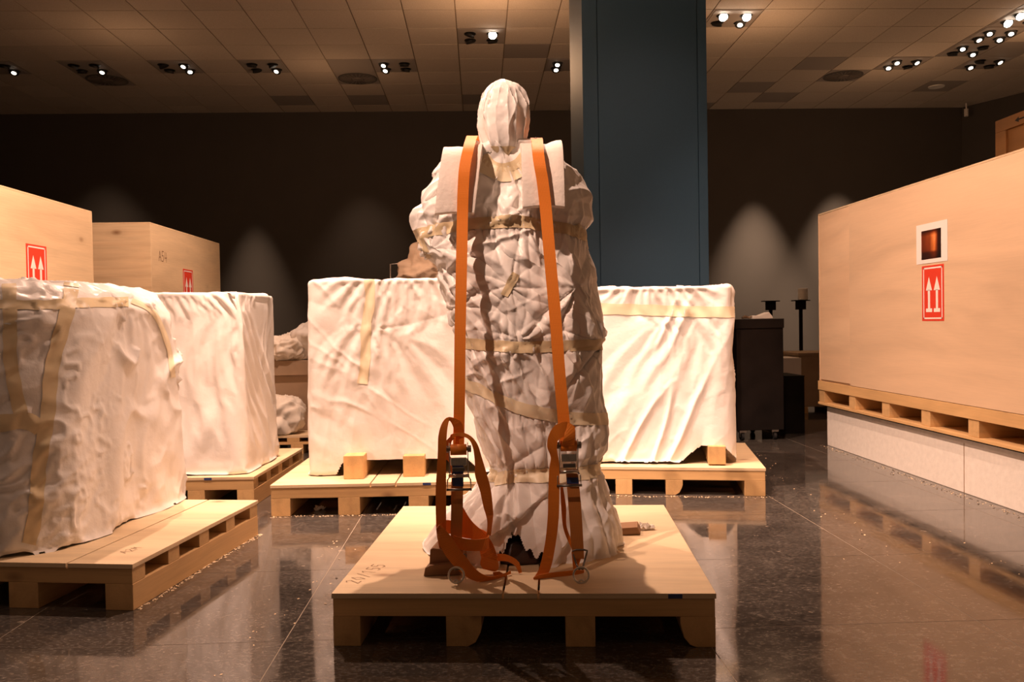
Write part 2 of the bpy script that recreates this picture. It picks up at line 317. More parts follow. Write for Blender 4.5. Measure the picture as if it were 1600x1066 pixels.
def cloth_object(name, P, mat, parent, cell=.09, amp=.004, seed=3, thick=.0, mask=None, drop=None, folds=(), extra=None):
    n = grid_normals(P); c = P.mean((0, 1))
    if ((P-c)*n).sum(-1).mean() < 0: n = -n
    m = .35+.65*np.clip(vnoise(P*3.6, seed+4)+.6, 0, 1)
    d = facets(P*np.array([1, 1, .8]), cell, seed, 300)*amp*.8+facets(P, cell*.42, seed+9, 700)*amp*.3
    for k, fo in enumerate(folds):
        dv, wl, st, a = fo[:4]; mk = np.clip(.45+1.5*vnoise(P*2.3+k*9, seed+60+k), 0, 1)
        if len(fo) > 4: mk = mk*fo[4](P+.06*vnoise(P*7, 3)[..., None])
        d = d+a*ridged(P, dv, wl, st, seed+30+k)*mk
    if extra is not None: d = d+extra(P)/np.maximum(m, .35)
    P = P+n*((d-d.mean())*m)[..., None]
    nv, nu = P.shape[:2]; pts = P.reshape(-1, 3)
    inv = np.array(parent.matrix_world.inverted()) if parent is not None else np.eye(4)
    pl = pts@inv[:3, :3].T+inv[:3, 3]
    ii = np.arange(nv-1)[:, None]*nu; jj = np.arange(nu)[None]; j2 = (jj+1) % nu
    q = np.stack([ii+jj, ii+nu+jj, ii+nu+j2, ii+j2], -1)
    if drop is not None: q = q[~drop(P)[:-1]]
    q = q.reshape(-1, 4)
    me = bpy.data.meshes.new(name); me.vertices.add(len(pl)); me.vertices.foreach_set('co', pl.ravel())
    me.loops.add(q.size); me.loops.foreach_set('vertex_index', q.ravel().astype(np.int32)); me.polygons.add(len(q)); me.polygons.foreach_set('loop_start', np.arange(0, q.size, 4, dtype=np.int32)); me.polygons.foreach_set('loop_total', np.full(len(q), 4, dtype=np.int32))
    me.polygons.foreach_set('use_smooth', np.ones(len(q), bool)); me.materials.append(mat); me.update(calc_edges=True); me.validate()
    o = link(bpy.data.objects.new(name, me), parent)
    bvh = BVHTree.FromPolygons([Vector(v) for v in pts], q.tolist())
    return o, bvh
def strip_on(name, bvh, lines, mat, parent, off=.003, nw=6):
    """tape: lines = list of (origin, direction) pairs lists across the width"""
    rows = []
    for across in lines:
        r = []
        for (o, d) in across:
            loc, nrm, i, dist = bvh.ray_cast(Vector(o), Vector(d).normalized())
            if loc is None: r = None; break
            if nrm.dot(Vector(d)) > 0: nrm = -nrm
            r.append(np.array(loc+nrm*off))
        rows.append(r)
    v = []; f = []; prev = None
    for r in rows:
        if r is None: prev = None; continue
        b = len(v); v += r
        if prev is not None and max(np.linalg.norm(v[prev+k]-v[b+k]) for k in range(len(r))) < .12:
            f += [(prev+k, prev+k+1, b+k+1, b+k) for k in range(len(r)-1)]
        prev = b
    if not f: return None
    P = np.array(v)
    return meshobj(name, local(parent, v), f, mat, parent, True)
def smooth_poly(pts, step):
    pts = [np.array(p, float) for p in pts]; out = []
    for i in range(len(pts)-1):
        p0, p1, p2, p3 = pts[max(i-1, 0)], pts[i], pts[i+1], pts[min(i+2, len(pts)-1)]
        n = max(1, int(np.linalg.norm(p2-p1)/step))
        for k in range(n):
            t = k/n; out.append(.5*((2*p1)+(-p0+p2)*t+(2*p0-5*p1+4*p2-p3)*t*t+(-p0+3*p1-3*p2+p3)*t**3))
    out.append(pts[-1]); return out
def tape_px(name, bvh, pts, w, mat, parent, step=4, off=.003):
    """tape laid on the sheet along a line seen from the front"""
    c = smooth_poly(pts, step); L = []
    for i, p in enumerate(c):
        t = c[min(i+1, len(c)-1)]-c[max(i-1, 0)]; t /= np.linalg.norm(t); nn = np.array([-t[1], t[0]])
        ww = w*(1+.06*math.sin(i*.7))
        L.append([(CAM, ray(*(p+nn*ww*s))) for s in np.linspace(-.5, .5, 7)])
    return strip_on(name, bvh, L, mat, parent, off)
def tape_ring(name, bvh, cxy, zf, w, mat, parent, n=150, off=.003, R=1.2):
    L = []
    for i in range(n+1):
        a = 2*PI*i/n; d = np.array([math.cos(a), math.sin(a), 0]); z = zf(a)
        L.append([(np.array([cxy[0], cxy[1], z+w*s])+d*R, -d) for s in np.linspace(-.5, .5, 6)])
    return strip_on(name, bvh, L, mat, parent, off)
# ------------------------------------------------------------------ the setting
WY = 14.6
fl = meshobj('floor', [(-10.5, -1.5, -.0008), (12.5, -1.5, -.0008), (12.5, WY, -.0008), (-10.5, WY, -.0008)], [(0, 1, 2, 3)], M['grout']); tag(fl, 'polished dark granite floor reflecting the crates and covers', kind='structure')
xs = [-6.6, -5.6, -4.6, -3.62, -2.64, -1.66, -.67, .725, 1.69, 2.66, 3.64, 4.62, 5.6, 6.6, 7.6, 8.6]; ys = [-1.5, .37, 1.19, 2.01, 2.83, 3.65, 4.47, 5.29, 6.11, 6.93, 7.75, 8.57, 9.39, 10.21, 11.03, 11.85, 12.67, 13.5, 14.6]
for i in range(len(xs)-1):
    for j in range(len(ys)-1):
        g = .0016; z = -.002
        MB().box((xs[i]+g, ys[j]+g, -.012), (xs[i+1]-g, ys[j+1]-g, 0)).build('floor_slab', M['floor'], fl)
MB().box((-10.5, -1.5, -.012), (-6.602, WY, 0)).build('floor_slab', M['floor'], fl); MB().box((8.602, -1.5, -.012), (12.5, WY, 0)).build('floor_slab', M['floor'], fl)
WR = [(8.5, WY), (12.3, 7.0)]
def wall(name, a, b, z1=CEIL+.3):
    a = np.array(a, float); b = np.array(b, float); d = b-a; n = np.array([d[1], -d[0]])/np.linalg.norm(d)*-.15
    m = MB().prism([tuple(a), tuple(a+n), tuple(b+n), tuple(b)], 2, -.05, z1); return tag(m.build(name, M['wall']), kind='structure')
wall('wall_back', (8.5, WY), (-10.5, WY)); wall('wall_right', (12.3, 7.0), (8.5, WY)); wall('wall_left', (-10.5, WY), (-10.5, -1.5))
CX0, CY0 = -.2227, 9.817
ce = MB().box((-10.5, .3, CEIL+.006), (12.5, WY+.1, CEIL+.2)).build('ceiling', M['grid']); tag(ce, 'suspended grid ceiling of beige square tiles', kind='structure')
# far plain area nearer than the tiles in view
MB().box((-10.5, .3, CEIL), (12.5, CY0-1.2-.02, CEIL+.01)).build('ceiling_panel', M['ceil'], ce)
LAMPS = {(-11, 3): '0001', (-9, 3): '0001', (-7, 3): '0101', (-5, 3): '0001', (-2, 3): '1010', (0, 1): '0200', (2, 3): '1010', (5, 0): '2201', (10, 3): '1110', (11, 2): '1001', (11, 1): '1111', (11, 0): '2022', (12, 3): '0110'}
BLANK = {(-3, 3), (8, 3), (7, 5), (8, 6), (6, 7), (1, 2), (0, 6), (-3, 6), (-5, 6), (12, 2), (11, -1)}
DIFF = {(-3, 4), (-9, 4), (9, 4)}; SPK = {(12, 5)}
PILX0, PILX1, PILY0, PILY1 = .867, 1.852, 6.8, 7.68
rest = MB()
tm = bpy.data.meshes.new('ceiling_tile'); b_ = MB().box((-.2935, -.2935, -.003), (.2935, .2935, .004)); tm.from_pydata(b_.v, [], b_.f); tm.materials.append(M['ceil'])
tg_ = tm.copy(); tg_.materials.clear(); tg_.materials.append(M['ceil_grey'])
for j in range(-2, 8):
    for i in range(-17, 20):
        x, y = CX0+.6*(i+.5), CY0+.6*(j+.5)
        if y > WY: continue
        if x > 8.5+(WY-y)*.5+.2: continue
        special = (i, j) in LAMPS or (i, j) in BLANK or (i, j) in DIFF or (i, j) in SPK
        seen = abs(x/y-.037) < .66
        if not seen and not special:
            rest.box((x-.2935, y-.2935, CEIL-.003), (x+.2935, y+.2935, CEIL+.004)); continue
        o = bpy.data.objects.new('ceiling_tile', tg_ if special else tm); o.location = (x, y, CEIL); link(o, ce)
        if special: o['label'] = 'grey service tile'
ro = rest.build('ceiling_tile_field', M['ceil'], ce); ro['kind'] = 'stuff'
place_words = {(-11, 3): 'leftmost, cut by the photo edge', (-9, 3): 'second from left, above a round vent', (-7, 3): 'third from left of the row over the left wall', (-5, 3): 'fourth from left, right of the pair of lit lamps', (-2, 3): 'beside the round vent left of the statue head', (0, 1): 'above the statue head', (2, 3): 'right beside the teal pillar left edge', (5, 0): 'just right of the teal pillar with two glaring lamps', (10, 3): 'right of the round vent on the right, alone', (11, 2): 'third from the corner in the diagonal row top right', (11, 1): 'second in the diagonal row top right', (11, 0): 'in the top right corner, brightest', (12, 3): 'farthest right near the right wall'}
for (i, j), code in LAMPS.items():
    x, y = CX0+.6*(i+.5), CY0+.6*(j+.5)
    t = empty('spotlight_cluster', (x, y, CEIL), 0, 'ceiling panel of four spotlights, '+place_words[(i, j)], 'ceiling light', 'recessed spotlight panels in the ceiling')
    MB().box((-.27, -.27, -.008), (.27, .27, -.0035)).build('panel', M['ceil_grey'], t)
    for k, (dx, dy) in enumerate(((-.14, -.11), (.14, -.11), (-.14, .13), (.14, .13))):
        c = code[k]
        rg = MB().lathe([(.075, -.012), (.075, -.008)], 20, (dx, dy, 0)).build('lamp_ring', M['can'], t)
        tilt = {'0': (random.uniform(-.4, .4), .15), '1': (random.uniform(-.25, .25), -.45), '2': (0, -.75)}[c]
        q = Matrix.Translation((dx, dy, -.012)) @ Matrix.Rotation(tilt[0], 4, 'Y') @ Matrix.Rotation(tilt[1], 4, 'X')
        MB().lathe([(.03, .004), (.058, -.002), (.062, -.03), (.055, -.032)], 18).xf(q).build('lamp_head', M['can'], rg)
        if c != '0': MB().lathe([(.031 if c == '1' else .050, -.0325), (.031 if c == '1' else .050, -.036)], 16).xf(q).build('bulb', M['lit_bright' if c == '2' else 'lit'], rg)
for n, (i, j) in enumerate(sorted(DIFF)):
    x, y = CX0+.6*(i+.5), CY0+.6*(j+.5)
    t = empty('swirl_diffuser', (x, y, CEIL-.004), 0, 'round dark swirl air vent in the ceiling, '+['far left under a spotlight panel', 'left of the wrapped statue head', 'right of the teal pillar'][n], 'air vent', 'round ceiling vents')
    MB().lathe([(.285, -.006), (.285, 0)], 36).build('plate', M['vent'], t); MB().lathe([(.075, -.02), (.085, -.006)], 24).build('hub', M['grey_metal'], t)
    for k in range(24):
        a = 2*PI*k/24; MB().box((.095, -.006, -.013), (.255, .012, -.007)).xf(Matrix.Rotation(a, 4, 'Z')).build('blade', M['grey_metal'], t)
for (i, j) in SPK:
    x, y = CX0+.6*(i+.5), CY0+.6*(j+.5)
    t = tag(MB().lathe([(.115, -.016), (.12, -.003)], 28, (x-.05, y, CEIL)).build('ceiling_speaker', M['duct_white']), 'round cream speaker in a grey ceiling tile near right wall', 'speaker')
# pillar
pil = MB().box((PILX0, PILY0, 0), (PILX1, PILY1, CEIL+.01)).build('pillar', M['teal']); tag(pil, 'tall teal clad pillar behind the wrapped statue', kind='structure')
for a, b in ((PILX0-.004, .972), (.978, 1.778), (1.784, PILX1+.004)): MB().box((a, PILY0-.014, 0), (b, PILY0-.001, CEIL)).build('cladding_panel', M['teal'], pil, .002)
MB().box((PILX0-.014, PILY0-.012, 0), (PILX0-.001, PILY1, CEIL)).build('cladding_panel', M['teal'], pil, .002)
# ------------------------------------------------------------------ pallets
def pallet(loc, rz, Wd, D, label, seams=(), runners=None, notch=(), group='plywood topped pallets carrying the wrapped pieces', H=.175, mark=True, blue=None):
    t = empty('wooden_pallet', (loc[0], loc[1], 0), rz, label, 'pallet', group)
    hz = H-.018-.058; runners = runners or [(0, .095), (Wd*.36, Wd*.36+.1), (Wd*.68, Wd*.68+.1), (Wd-.1, Wd)]
    for k, (a, b) in enumerate(runners):
        n = notch[k] if k < len(notch) else None
        if n == 'R': pr = [(a, 0), (b-.045, 0), (b-.02, .014), (b-.004, .045), (b, .06), (b, hz), (a, hz)]
        elif n == 'L': pr = [(a+.05, 0), (b, 0), (b, hz), (a, hz), (a, .075), (a+.012, .03), (a+.03, .008)]
        else: pr = [(a, 0), (b, 0), (b, hz), (a, hz)]
        m = MB(); vv = []
        for y in (0.0, D):
            vv += [(p[0], y, p[1]) for p in pr]
        nn = len(pr); m.add(vv, [tuple(range(nn)), tuple(range(2*nn-1, nn-1, -1))]+[(i, nn+i, nn+(i+1) % nn, (i+1) % nn) for i in range(nn)])
        m.build('runner', M['pine_y'], t, .002)
    nb = 5
    for k in range(nb):
        y = k*(D-.09)/(nb-1); MB().box((0.001, y, hz), (Wd-.001, y+.09, hz+.0575)).build('cross_batten', M['pine_x'], t, .002)
    ed = [-.003]+list(seams)+[Wd+.003]
    for a, b in zip(ed[:-1], ed[1:]):
        g = .0035; MB().box((a+(g if a > 0 else 0), -.003, H-.0175), (b-(g if b < Wd else 0), D+.003, H)).build('deck_panel', M['ply_x'], t, .0015)
    if blue is not None:
        o = MB().box((blue, -.0045, H-.016), (blue+.045, -.0031, H-.002)).build('paint_mark', M['blue'], t); o['label'] = 'small blue mark'
    return t
def rz(d): return math.radians(d)
main = pallet((-.498, 2.774), rz(-5.1), 1.24, 1.31, 'plywood topped pallet under the strapped statue, nearest in the middle', (.559, .674), [(0, .09), (.372, .488), (.76, .856), (1.128, 1.24)], (None, 'R', None, 'L'), blue=1.09)
c, s = math.cos(rz(-8.6)), math.sin(rz(-8.6)); Wd = 1.24
left1 = pallet((-1.31-Wd*c, 3.186-Wd*s), rz(-8.6), Wd, 1.135, 'plywood topped pallet at the lower left, cut by the photo edge', (.98,), [(0, .1), (.40, .5), (.74, .86), (1.13, 1.24)])
c, s = math.cos(rz(-2.4)), math.sin(rz(-2.4)); left2 = pallet((-1.34-1.22*c, 4.993-1.22*s), rz(-2.4), 1.22, 1.13, 'plywood topped pallet under the second white cover from left', (), blue=.93)
mid = pallet((-1.172, 4.708), rz(-1.2), 1.16, 1.28, 'plywood topped pallet left of the statue with two timber blocks on it', (.55, .69), [(0, .106), (.37, .49), (.76, .87), (1.06, 1.16)], blue=.84)
c, s = math.cos(rz(-11)), math.sin(rz(-11)); right1 = pallet((1.669-1.24*c, 4.923-1.24*s), rz(-11), 1.24, 1.05, 'plywood topped pallet right of the statue under a white cover', (), [(0, .1), (.36, .46), (.66, .76), (1.12, 1.24)], (None, None, 'R', None), H=.168)
# pencil marks as thin strokes
GL = {'A': [[(0, 0), (.3, 1), (.6, 0)], [(.12, .4), (.5, .4)]], '5': [[(.55, 1), (.1, 1), (.08, .55), (.4, .6), (.5, .3), (.35, .02), (.02, .08)]], '4': [[(.15, 1), (.05, .4), (.6, .45)], [(.45, .95), (.45, 0)]], '2': [[(.05, .8), (.3, 1), (.5, .75), (.05, 0), (.55, .02)]], '0': [[(.3, 1), (.05, .5), (.3, 0), (.5, .5), (.3, 1)]], '/': [[(.0, -.1), (.5, 1.1)]], '1': [[(.1, .8), (.3, 1), (.3, 0)]], 'M': [[(0, 0), (.1, 1), (.3, .4), (.5, 1), (.6, 0)]]}
def scribble(text, o, ux, uy, h, mat, parent, w=.0022, name='pencil_mark'):
    o = np.array(o, float); ux = np.array(ux, float); uy = np.array(uy, float); x = 0; m = MB(); nn = np.cross(ux, uy)
    for ch in text:
        for st in GL[ch]:
            for a, b in zip(st[:-1], st[1:]):
                A = o+ux*(x+a[0])*h+uy*a[1]*h; B = o+ux*(x+b[0])*h+uy*b[1]*h; d = (B-A)/np.linalg.norm(B-A); q = np.cross(nn, d)*w/2
                m.add([A-q, B-q, B+q, A+q], [(0, 1, 2, 3)])
        x += .75
    return m.build(name, mat, parent)
scribble('20/155', (.06, .10, .1762), (.25, .97, 0), (-.97, .25, 0), .052, M['pencil'], main)
scribble('A2M', (1.13, .14, .1762), (.25, .97, 0), (-.97, .25, 0), .04, M['pencil'], left1)
# ------------------------------------------------------------------ crates
def arrow_sticker(parent, origin, ux, uz, w, h, nrm, top=False):
    o = np.array(origin, float); ux = np.array(ux, float); uz = np.array(uz, float); n = np.array(nrm, float)
    def P(u, v, d): return o+ux*u+uz*v+n*d
    s = MB(); s.add([P(0, 0, .0004), P(w, 0, .0004), P(w, h, .0004), P(0, h, .0004)]+[P(0, 0, .0012), P(w, 0, .0012), P(w, h, .0012), P(0, h, .0012)], [(4, 5, 6, 7), (0, 1, 5, 4), (1, 2, 6, 5), (2, 3, 7, 6), (3, 0, 4, 7)])
    st = s.build('arrow_sticker', M['red'], parent); st['label'] = 'red label with two white upward arrows'
    m = MB(); b = .009*w/.25; i0 = w*.07; j0 = h*.035
    d = .0016
    def q(pts, fs): m.add([P(u, v, d) for u, v in pts], fs)
    for (a0, b0, a1, b1) in ((i0, j0, w-i0, j0+b), (i0, h-j0-b, w-i0, h-j0), (i0, j0, i0+b, h-j0), (w-i0-b, j0, w-i0, h-j0)): q([(a0, b0), (a1, b0), (a1, b1), (a0, b1)], [(0, 1, 2, 3)])
    for cx in (w*.33, w*.69):
        q([(cx-w*.14, h*.16), (cx+w*.14, h*.16), (cx+w*.14, h*.225), (cx-w*.14, h*.225)], [(0, 1, 2, 3)])
        q([(cx-w*.05, h*.225), (cx+w*.05, h*.225), (cx+w*.05, h*.56), (cx-w*.05, h*.56)], [(0, 1, 2, 3)])
        q([(cx-w*.14, h*.55), (cx+w*.14, h*.55), (cx, h*.80)], [(0, 1, 2)])
    m.build('arrows', M['white'], st)
def crate(name, x0, x1, y0, y1, z0, z1, label, side='L', seam=None, mat='ply_crate', front='ply_crate'):
    t = empty(name, ((x0+x1)/2, (y0+y1)/2, z0), 0, label, 'crate', None); ox, oy = (x0+x1)/2, (y0+y1)/2; e = .012
    def bx(nm, a, b, m): return MB().box((a[0]-ox, a[1]-oy, a[2]-z0), (b[0]-ox, b[1]-oy, b[2]-z0)).build(nm, M[m], t, .0015)
    bx('bottom_panel', (x0+e, y0+e, z0), (x1-e, y1-e, z0+.02), mat); bx('lid', (x0+.001, y0+.001, z1-e), (x1-.001, y1-.001, z1), 'ply_x')
    bx('front_panel', (x0, y0-.0005, z0), (x1, y0+e, z1-e-.001), front); bx('back_panel', (x0, y1-e, z0), (x1, y1, z1-e-.001), mat)
    for sd, xa, xb in (('L', x0, x0+e), ('R', x1-e, x1)):
        ya, yb = y0+e+.001, y1-e-.001
        if sd == side and seam:
            bx('side_panel', (xa, ya, z0), (xb, seam-.0015, z1-e-.001), mat); bx('side_panel', (xa+(.004 if sd == 'L' else -.004), seam+.0015, z0+.012), (xb+(.004 if sd == 'L' else -.004), yb, z1-e-.001), mat)
        else: bx('side_panel', (xa, ya, z0), (xb, yb, z1-e-.001), mat)
    return t
crR = crate('shipping_crate', 2.80, 4.1, 2.2, 6.90, .532, 1.905, 'large smooth plywood crate on a pallet and white plinth at right', 'L', 6.32)
bpy.context.view_layer.update()
def loc1(p, v): return tuple(p.matrix_world.inverted() @ Vector(v))
arrow_sticker(crR, loc1(crR, (2.80, 5.262, 1.020)), (0, -1, 0), (0, 0, 1), .254, .345, (-1, 0, 0))
pp = MB(); pp.box(loc1(crR, (2.7975, 4.965, 1.380)), loc1(crR, (2.7995, 5.325, 1.628))); ppo = pp.build('printed_sheet', M['white'], crR); ppo['label'] = 'white sheet with a photo of an orange lit relief'
def photo_mat():
    m, nt, b = newmat('printed photo'); L = nt.links; tc = N(nt, 'ShaderNodeTexCoord'); sp = N(nt, 'ShaderNodeSeparateXYZ'); L.new(tc.outputs['Generated'], sp.inputs[0])
    nz = N(nt, 'ShaderNodeTexNoise'); nz.inputs['Scale'].default_value = 3.2; nz.inputs['Detail'].default_value = 5; L.new(tc.outputs['Generated'], nz.inputs['Vector'])
    gx = ramp(nt, sp.outputs[1], [(0, (.02,)*3), (.15, (.05,)*3), (.33, (1,)*3), (.55, (.35,)*3), (1, (.18,)*3)])
    gz = ramp(nt, sp.outputs[2], [(0, (.05,)*3), (.22, (.12,)*3), (.3, (.5,)*3), (.8, (.8,)*3), (.95, (.1,)*3)])
    mu = N(nt, 'ShaderNodeMix'); mu.data_type = 'RGBA'; mu.blend_type = 'MULTIPLY'; mu.inputs[0].default_value = 1; L.new(gx, mu.inputs[6]); L.new(gz, mu.inputs[7])
    m2 = N(nt, 'ShaderNodeMix'); m2.data_type = 'RGBA'; m2.blend_type = 'MULTIPLY'; m2.inputs[0].default_value = .6; L.new(mu.outputs[2], m2.inputs[6]); L.new(nz.outputs[0], m2.inputs[7])
    L.new(ramp(nt, m2.outputs[2], [(0, (.01, .005, .004)), (.15, (.22, .04, .01)), (.4, (.75, .22, .05)), (.7, (.95, .6, .3))]), b.inputs['Base Color']); b.inputs['Roughness'].default_value = .4; return m
MB().box(loc1(crR, (2.7968, 5.035, 1.405)), loc1(crR, (2.7974, 5.262, 1.585))).build('photo_print', photo_mat(), ppo)
# its pallet and plinth
def side_pallet():
    t = empty('wooden_pallet', (2.805, 2.2, .335), 0, 'slatted pine pallet on the white plinth under the big right crate', 'pallet'); L = 4.73
    MB().box((0, 0, .145), (1.25, L, .193)).build('top_deck', M['pine_y'], t, .002); MB().box((-.004, -.005, .12), (.05, L+.005, .194)).build('edge_board', M['pine_y'], t, .002)
    MB().box((-.004, -.005, 0), (1.25, L+.005, .02)).build('bottom_deck', M['pine_y'], t, .002)
    for y in (4.62, 4.05, 3.52, 2.99, 2.47, 1.95, 1.43, .9, .35): MB().box((.002, y, .021), (1.24, y+.105, .119)).build('cross_block', M['pine_x'], t, .002)
side_pallet()
pl = MB().box((2.845, .2, 0), (4.2, 6.86, .322)).build('display_plinth', M['plinth'], None, .004); tag(pl, 'low rough white plinth under the right crate and pallet', 'plinth')
MB().box((2.842, 4.88, .002), (2.846, 4.884, .298)).build('joint_line', M['shelfbox'], pl)
MB().box((2.83, 2.19, .3225), (4.1, 6.9, .3345)).build('shadow_strip', M['dark'], pl)  # black strip standing in for the thin shadow under the pallet
crA = crate('shipping_crate', -4.3, -2.88, 4.78, 6.45, .18, 1.935, 'tall pale plywood crate at the far left, its top cut by the photo edge', 'R', None, 'ply_knot', 'ply_knot'); 
crB = crate('shipping_crate', -3.85, -2.60, 6.83, 8.62, .18, 1.897, 'knotty plywood crate with pencil mark, behind the far left crate', 'R', None, 'ply_knot', 'ply_x')
bpy.context.view_layer.update()
def onA(x, y): return atX(x, y, -2.88)
a = onA(40, 380); b2 = onA(72, 382); wA = b2[1]-a[1]; arrow_sticker(crA, loc1(crA, (-2.88, a[1], a[2]-wA*1.36)), (0, 1, 0), (0, 0, 1), wA, wA*1.36, (1, 0, 0))
a = atX(285.6, 420, -2.6); wB = atX(301, 423, -2.6)[1]-a[1]; arrow_sticker(crB, loc1(crB, (-2.6, a[1], a[2]-wB*1.36)), (0, 1, 0), (0, 0, 1), wB, wB*1.36, (1, 0, 0))
a = atX(248, 408, -2.6); scribble('A54', loc1(crB, (-2.5985, a[1], a[2])), (0, 1, 0), (0, 0, 1), .085, M['pencil'], crB, .006)
for (x0, x1, y0, y1, lb) in ((-4.35, -2.84, 4.72, 6.55, 'low pine pallet under the tall far left crate'), (-3.9, -2.55, 6.78, 8.7, 'low pine pallet under the knotty crate at left')):
    pallet((x0, y0), 0, x1-x0, y1-y0, lb, H=.178)
# second wooden crate at far right, with an arrow, standing high behind
t = empty('framed_crate', (3.62, 2.6, 0), 0, 'dark orange framed crate top showing above the right crate', 'crate')
t.location = (4.3, 4.2, 0); 
p0 = atX(1555, 190, 4.3); yb = p0[1]; zt = p0[2]
bpy.context.view_layer.update(); ly = yb-4.2
MB().box((.02, -1.5, .0), (1.0, ly-.02, zt-.02)).build('panel', M['orange_wood'], t)
MB().box((0, -1.5, zt-.10), (1.02, ly, zt)).build('top_rail', M['orange_wood'], t, .003); MB().box((0, ly-.14, 0), (1.02, ly, zt-.1005)).build('corner_post', M['orange_wood'], t, .003)
m = MB(); ya, za = ly-.26, zt-.055
m.add([(-.002, ya, za), (-.002, ya-.05, za+.022), (-.002, ya-.05, za-.022)], [(0, 1, 2)]); m.add([(-.002, ya-.05, za+.006), (-.002, ya-.16, za+.006), (-.002, ya-.16, za-.006), (-.002, ya-.05, za-.006)], [(0, 1, 2, 3)]); m.build('black_arrow', M['black'], t)
# ------------------------------------------------------------------ cloth covered blocks
def rounded_rect(w, d, r, n):
    """n points at equal arc length around, starting at front middle going +x; returns (n,2) """
    pts = []
    def arc(cx, cy, a0): return [(cx+r*math.cos(a0+t), cy+r*math.sin(a0+t)) for t in np.linspace(0, PI/2, 12)]
    pts = [(0, -d/2)]+arc(w/2-r, -d/2+r, -PI/2)+arc(w/2-r, d/2-r, 0)+arc(-w/2+r, d/2-r, PI/2)+arc(-w/2+r, -d/2+r, PI)+[(0, -d/2)]
    p = np.array(pts); s = np.r_[0, np.cumsum(np.linalg.norm(np.diff(p, axis=0), axis=1))]; t = np.linspace(0, s[-1], n, endpoint=False)
    return np.stack([np.interp(t, s, p[:, 0]), np.interp(t, s, p[:, 1])], 1)
def cover(label, cx, cy, w, d, yaw, ztop, zhem, r, slack=(1.05, 1.02), seed=1, edge=.03, flare=.02, n0=120, topdip=None, amp=.004, kb=.25, iters=(90, 50), taper=0., pinch_px=(), cell=.1, group='white sheeted blocks standing on pallets', puff=.03, folds=(), fan=()):
    t = empty('covered_block', (cx, cy, .176), rz(yaw), label, 'covered block', group)
    c, s = math.cos(rz(yaw)), math.sin(rz(yaw)); Rm = np.array([[c, -s], [s, c]])
    per = rounded_rect(w, d, r, n0); ds = np.linalg.norm(per[1]-per[0]); H = ztop-.18
    ntop = 10; nside = int(H*1.02/ds)+1
    rows = []
    sc1 = 1-edge/(w/2)*.9
    for k in range(ntop): rows.append(np.c_[per*(.35+(sc1-.35)*(k/ntop)), np.full(n0, ztop)])
    th = np.arange(n0)/n0; hem = np.array([zhem(*q) for q in per])
    for k in range(nside+1):
        f = k/nside; zq = max(0, (ztop-(ztop-.184)*f)-(ztop-edge)); ins = edge-math.sqrt(max(0, edge*edge-zq*zq)); pr = per*(1-ins/(w/2)*.9)*(1+flare*f*f); rows.append(np.c_[pr, np.full(n0, ztop-(ztop-.184)*f)])
    P = np.array(rows); 
    Z0 = P[..., 2].mean(1); Lu = np.linalg.norm(np.roll(P, -1, 1)-P, axis=-1)*slack[0]; Lv = np.linalg.norm(P[1:]-P[:-1], axis=-1)*slack[1]
    P = P+(vnoise(P*6, seed)[..., None]*np.array([.02, .02, 0]))
    P[:, :, 0] += .014*vnoise(P*11, seed+3)*np.sign(P[:, :, 0]); P[:, :, 1] += .02*np.abs(vnoise(P*9, seed+2))*np.sign(P[:, :, 1])
    hw = np.array([w/2, d/2]); 
    def collide(Q):
        x, y, z = Q[..., 0], Q[..., 1], Q[..., 2]; ax, ay = np.abs(x), np.abs(y)
        tp = 1-taper*np.clip((z-.2)/H, 0, 1); e = edge; px = ax-(w/2*tp-r); py = ay-(d/2*tp-r); zt = ztop-(topdip(x, y) if topdip else 0)
        pr = np.sqrt(np.maximum(px, 0)**2+np.maximum(py, 0)**2)+np.minimum(np.maximum(px, py), 0)-r      # <0 inside footprint
        a = pr+e; b = z-(zt-e); dd = np.sqrt(np.maximum(a, 0)**2+np.maximum(b, 0)**2)+np.minimum(np.maximum(a, b), 0)-e
        ins = dd < 0
        if ins.any():
            L = np.sqrt(np.maximum(px, 0)**2+np.maximum(py, 0)**2)+1e-9
            nx = np.where((px > 0) | (py > 0), np.maximum(px, 0)/L, (px > py)*1.)*np.sign(x); ny = np.where((px > 0) | (py > 0), np.maximum(py, 0)/L, (py >= px)*1.)*np.sign(y)
            A, B = np.maximum(a, 0), np.maximum(b, 0); LL = np.sqrt(A*A+B*B); wa = np.where(LL > 1e-9, A/(LL+1e-9), (a > b)*1.); wb = np.where(LL > 1e-9, B/(LL+1e-9), (a <= b)*1.)
            m = np.where(ins, -dd, 0); Q = Q.copy(); Q[..., 0] += nx*wa*m; Q[..., 1] += ny*wa*m; Q[..., 2] += wb*m
        Q[..., 2] = np.maximum(Q[..., 2], .181); return Q
    def collide2(Q, base=collide):
        Q = base(Q); x, y, z = Q[..., 0], Q[..., 1], Q[..., 2]; mx = puff*(.35+.65*np.clip(.6+vnoise(Q*3.3, seed+50), 0, 1))+flare*np.clip(1-(z-.18)/.5, 0, 1)
        ox = np.clip(x, -w/2-mx, w/2+mx); oy = np.clip(y, -d/2-mx, d/2+mx); Q = Q.copy(); Q[..., 0] = ox; Q[..., 1] = oy; Q[..., 2] = np.minimum(z, ztop+.018); return rowfloor(Q, Z0)
    collide = collide2
    def mkpinch(P):
        out = []
        for (x, z, rad, face) in pinch_px:
            D = np.sqrt((P[..., 0]-x)**2+(P[..., 2]-z)**2); sel = np.where((D < rad) & (P[..., 1] < 0)); ctr = np.array([x, -d/2-.004, z]); out.append((sel, ctr+(P[sel]-ctr)*.25, .5))
        return out
    pin = mkpinch(P)
    P = simulate(P, Lu, Lv, collide, iters[0]*2, pinch=pin, kb=kb)
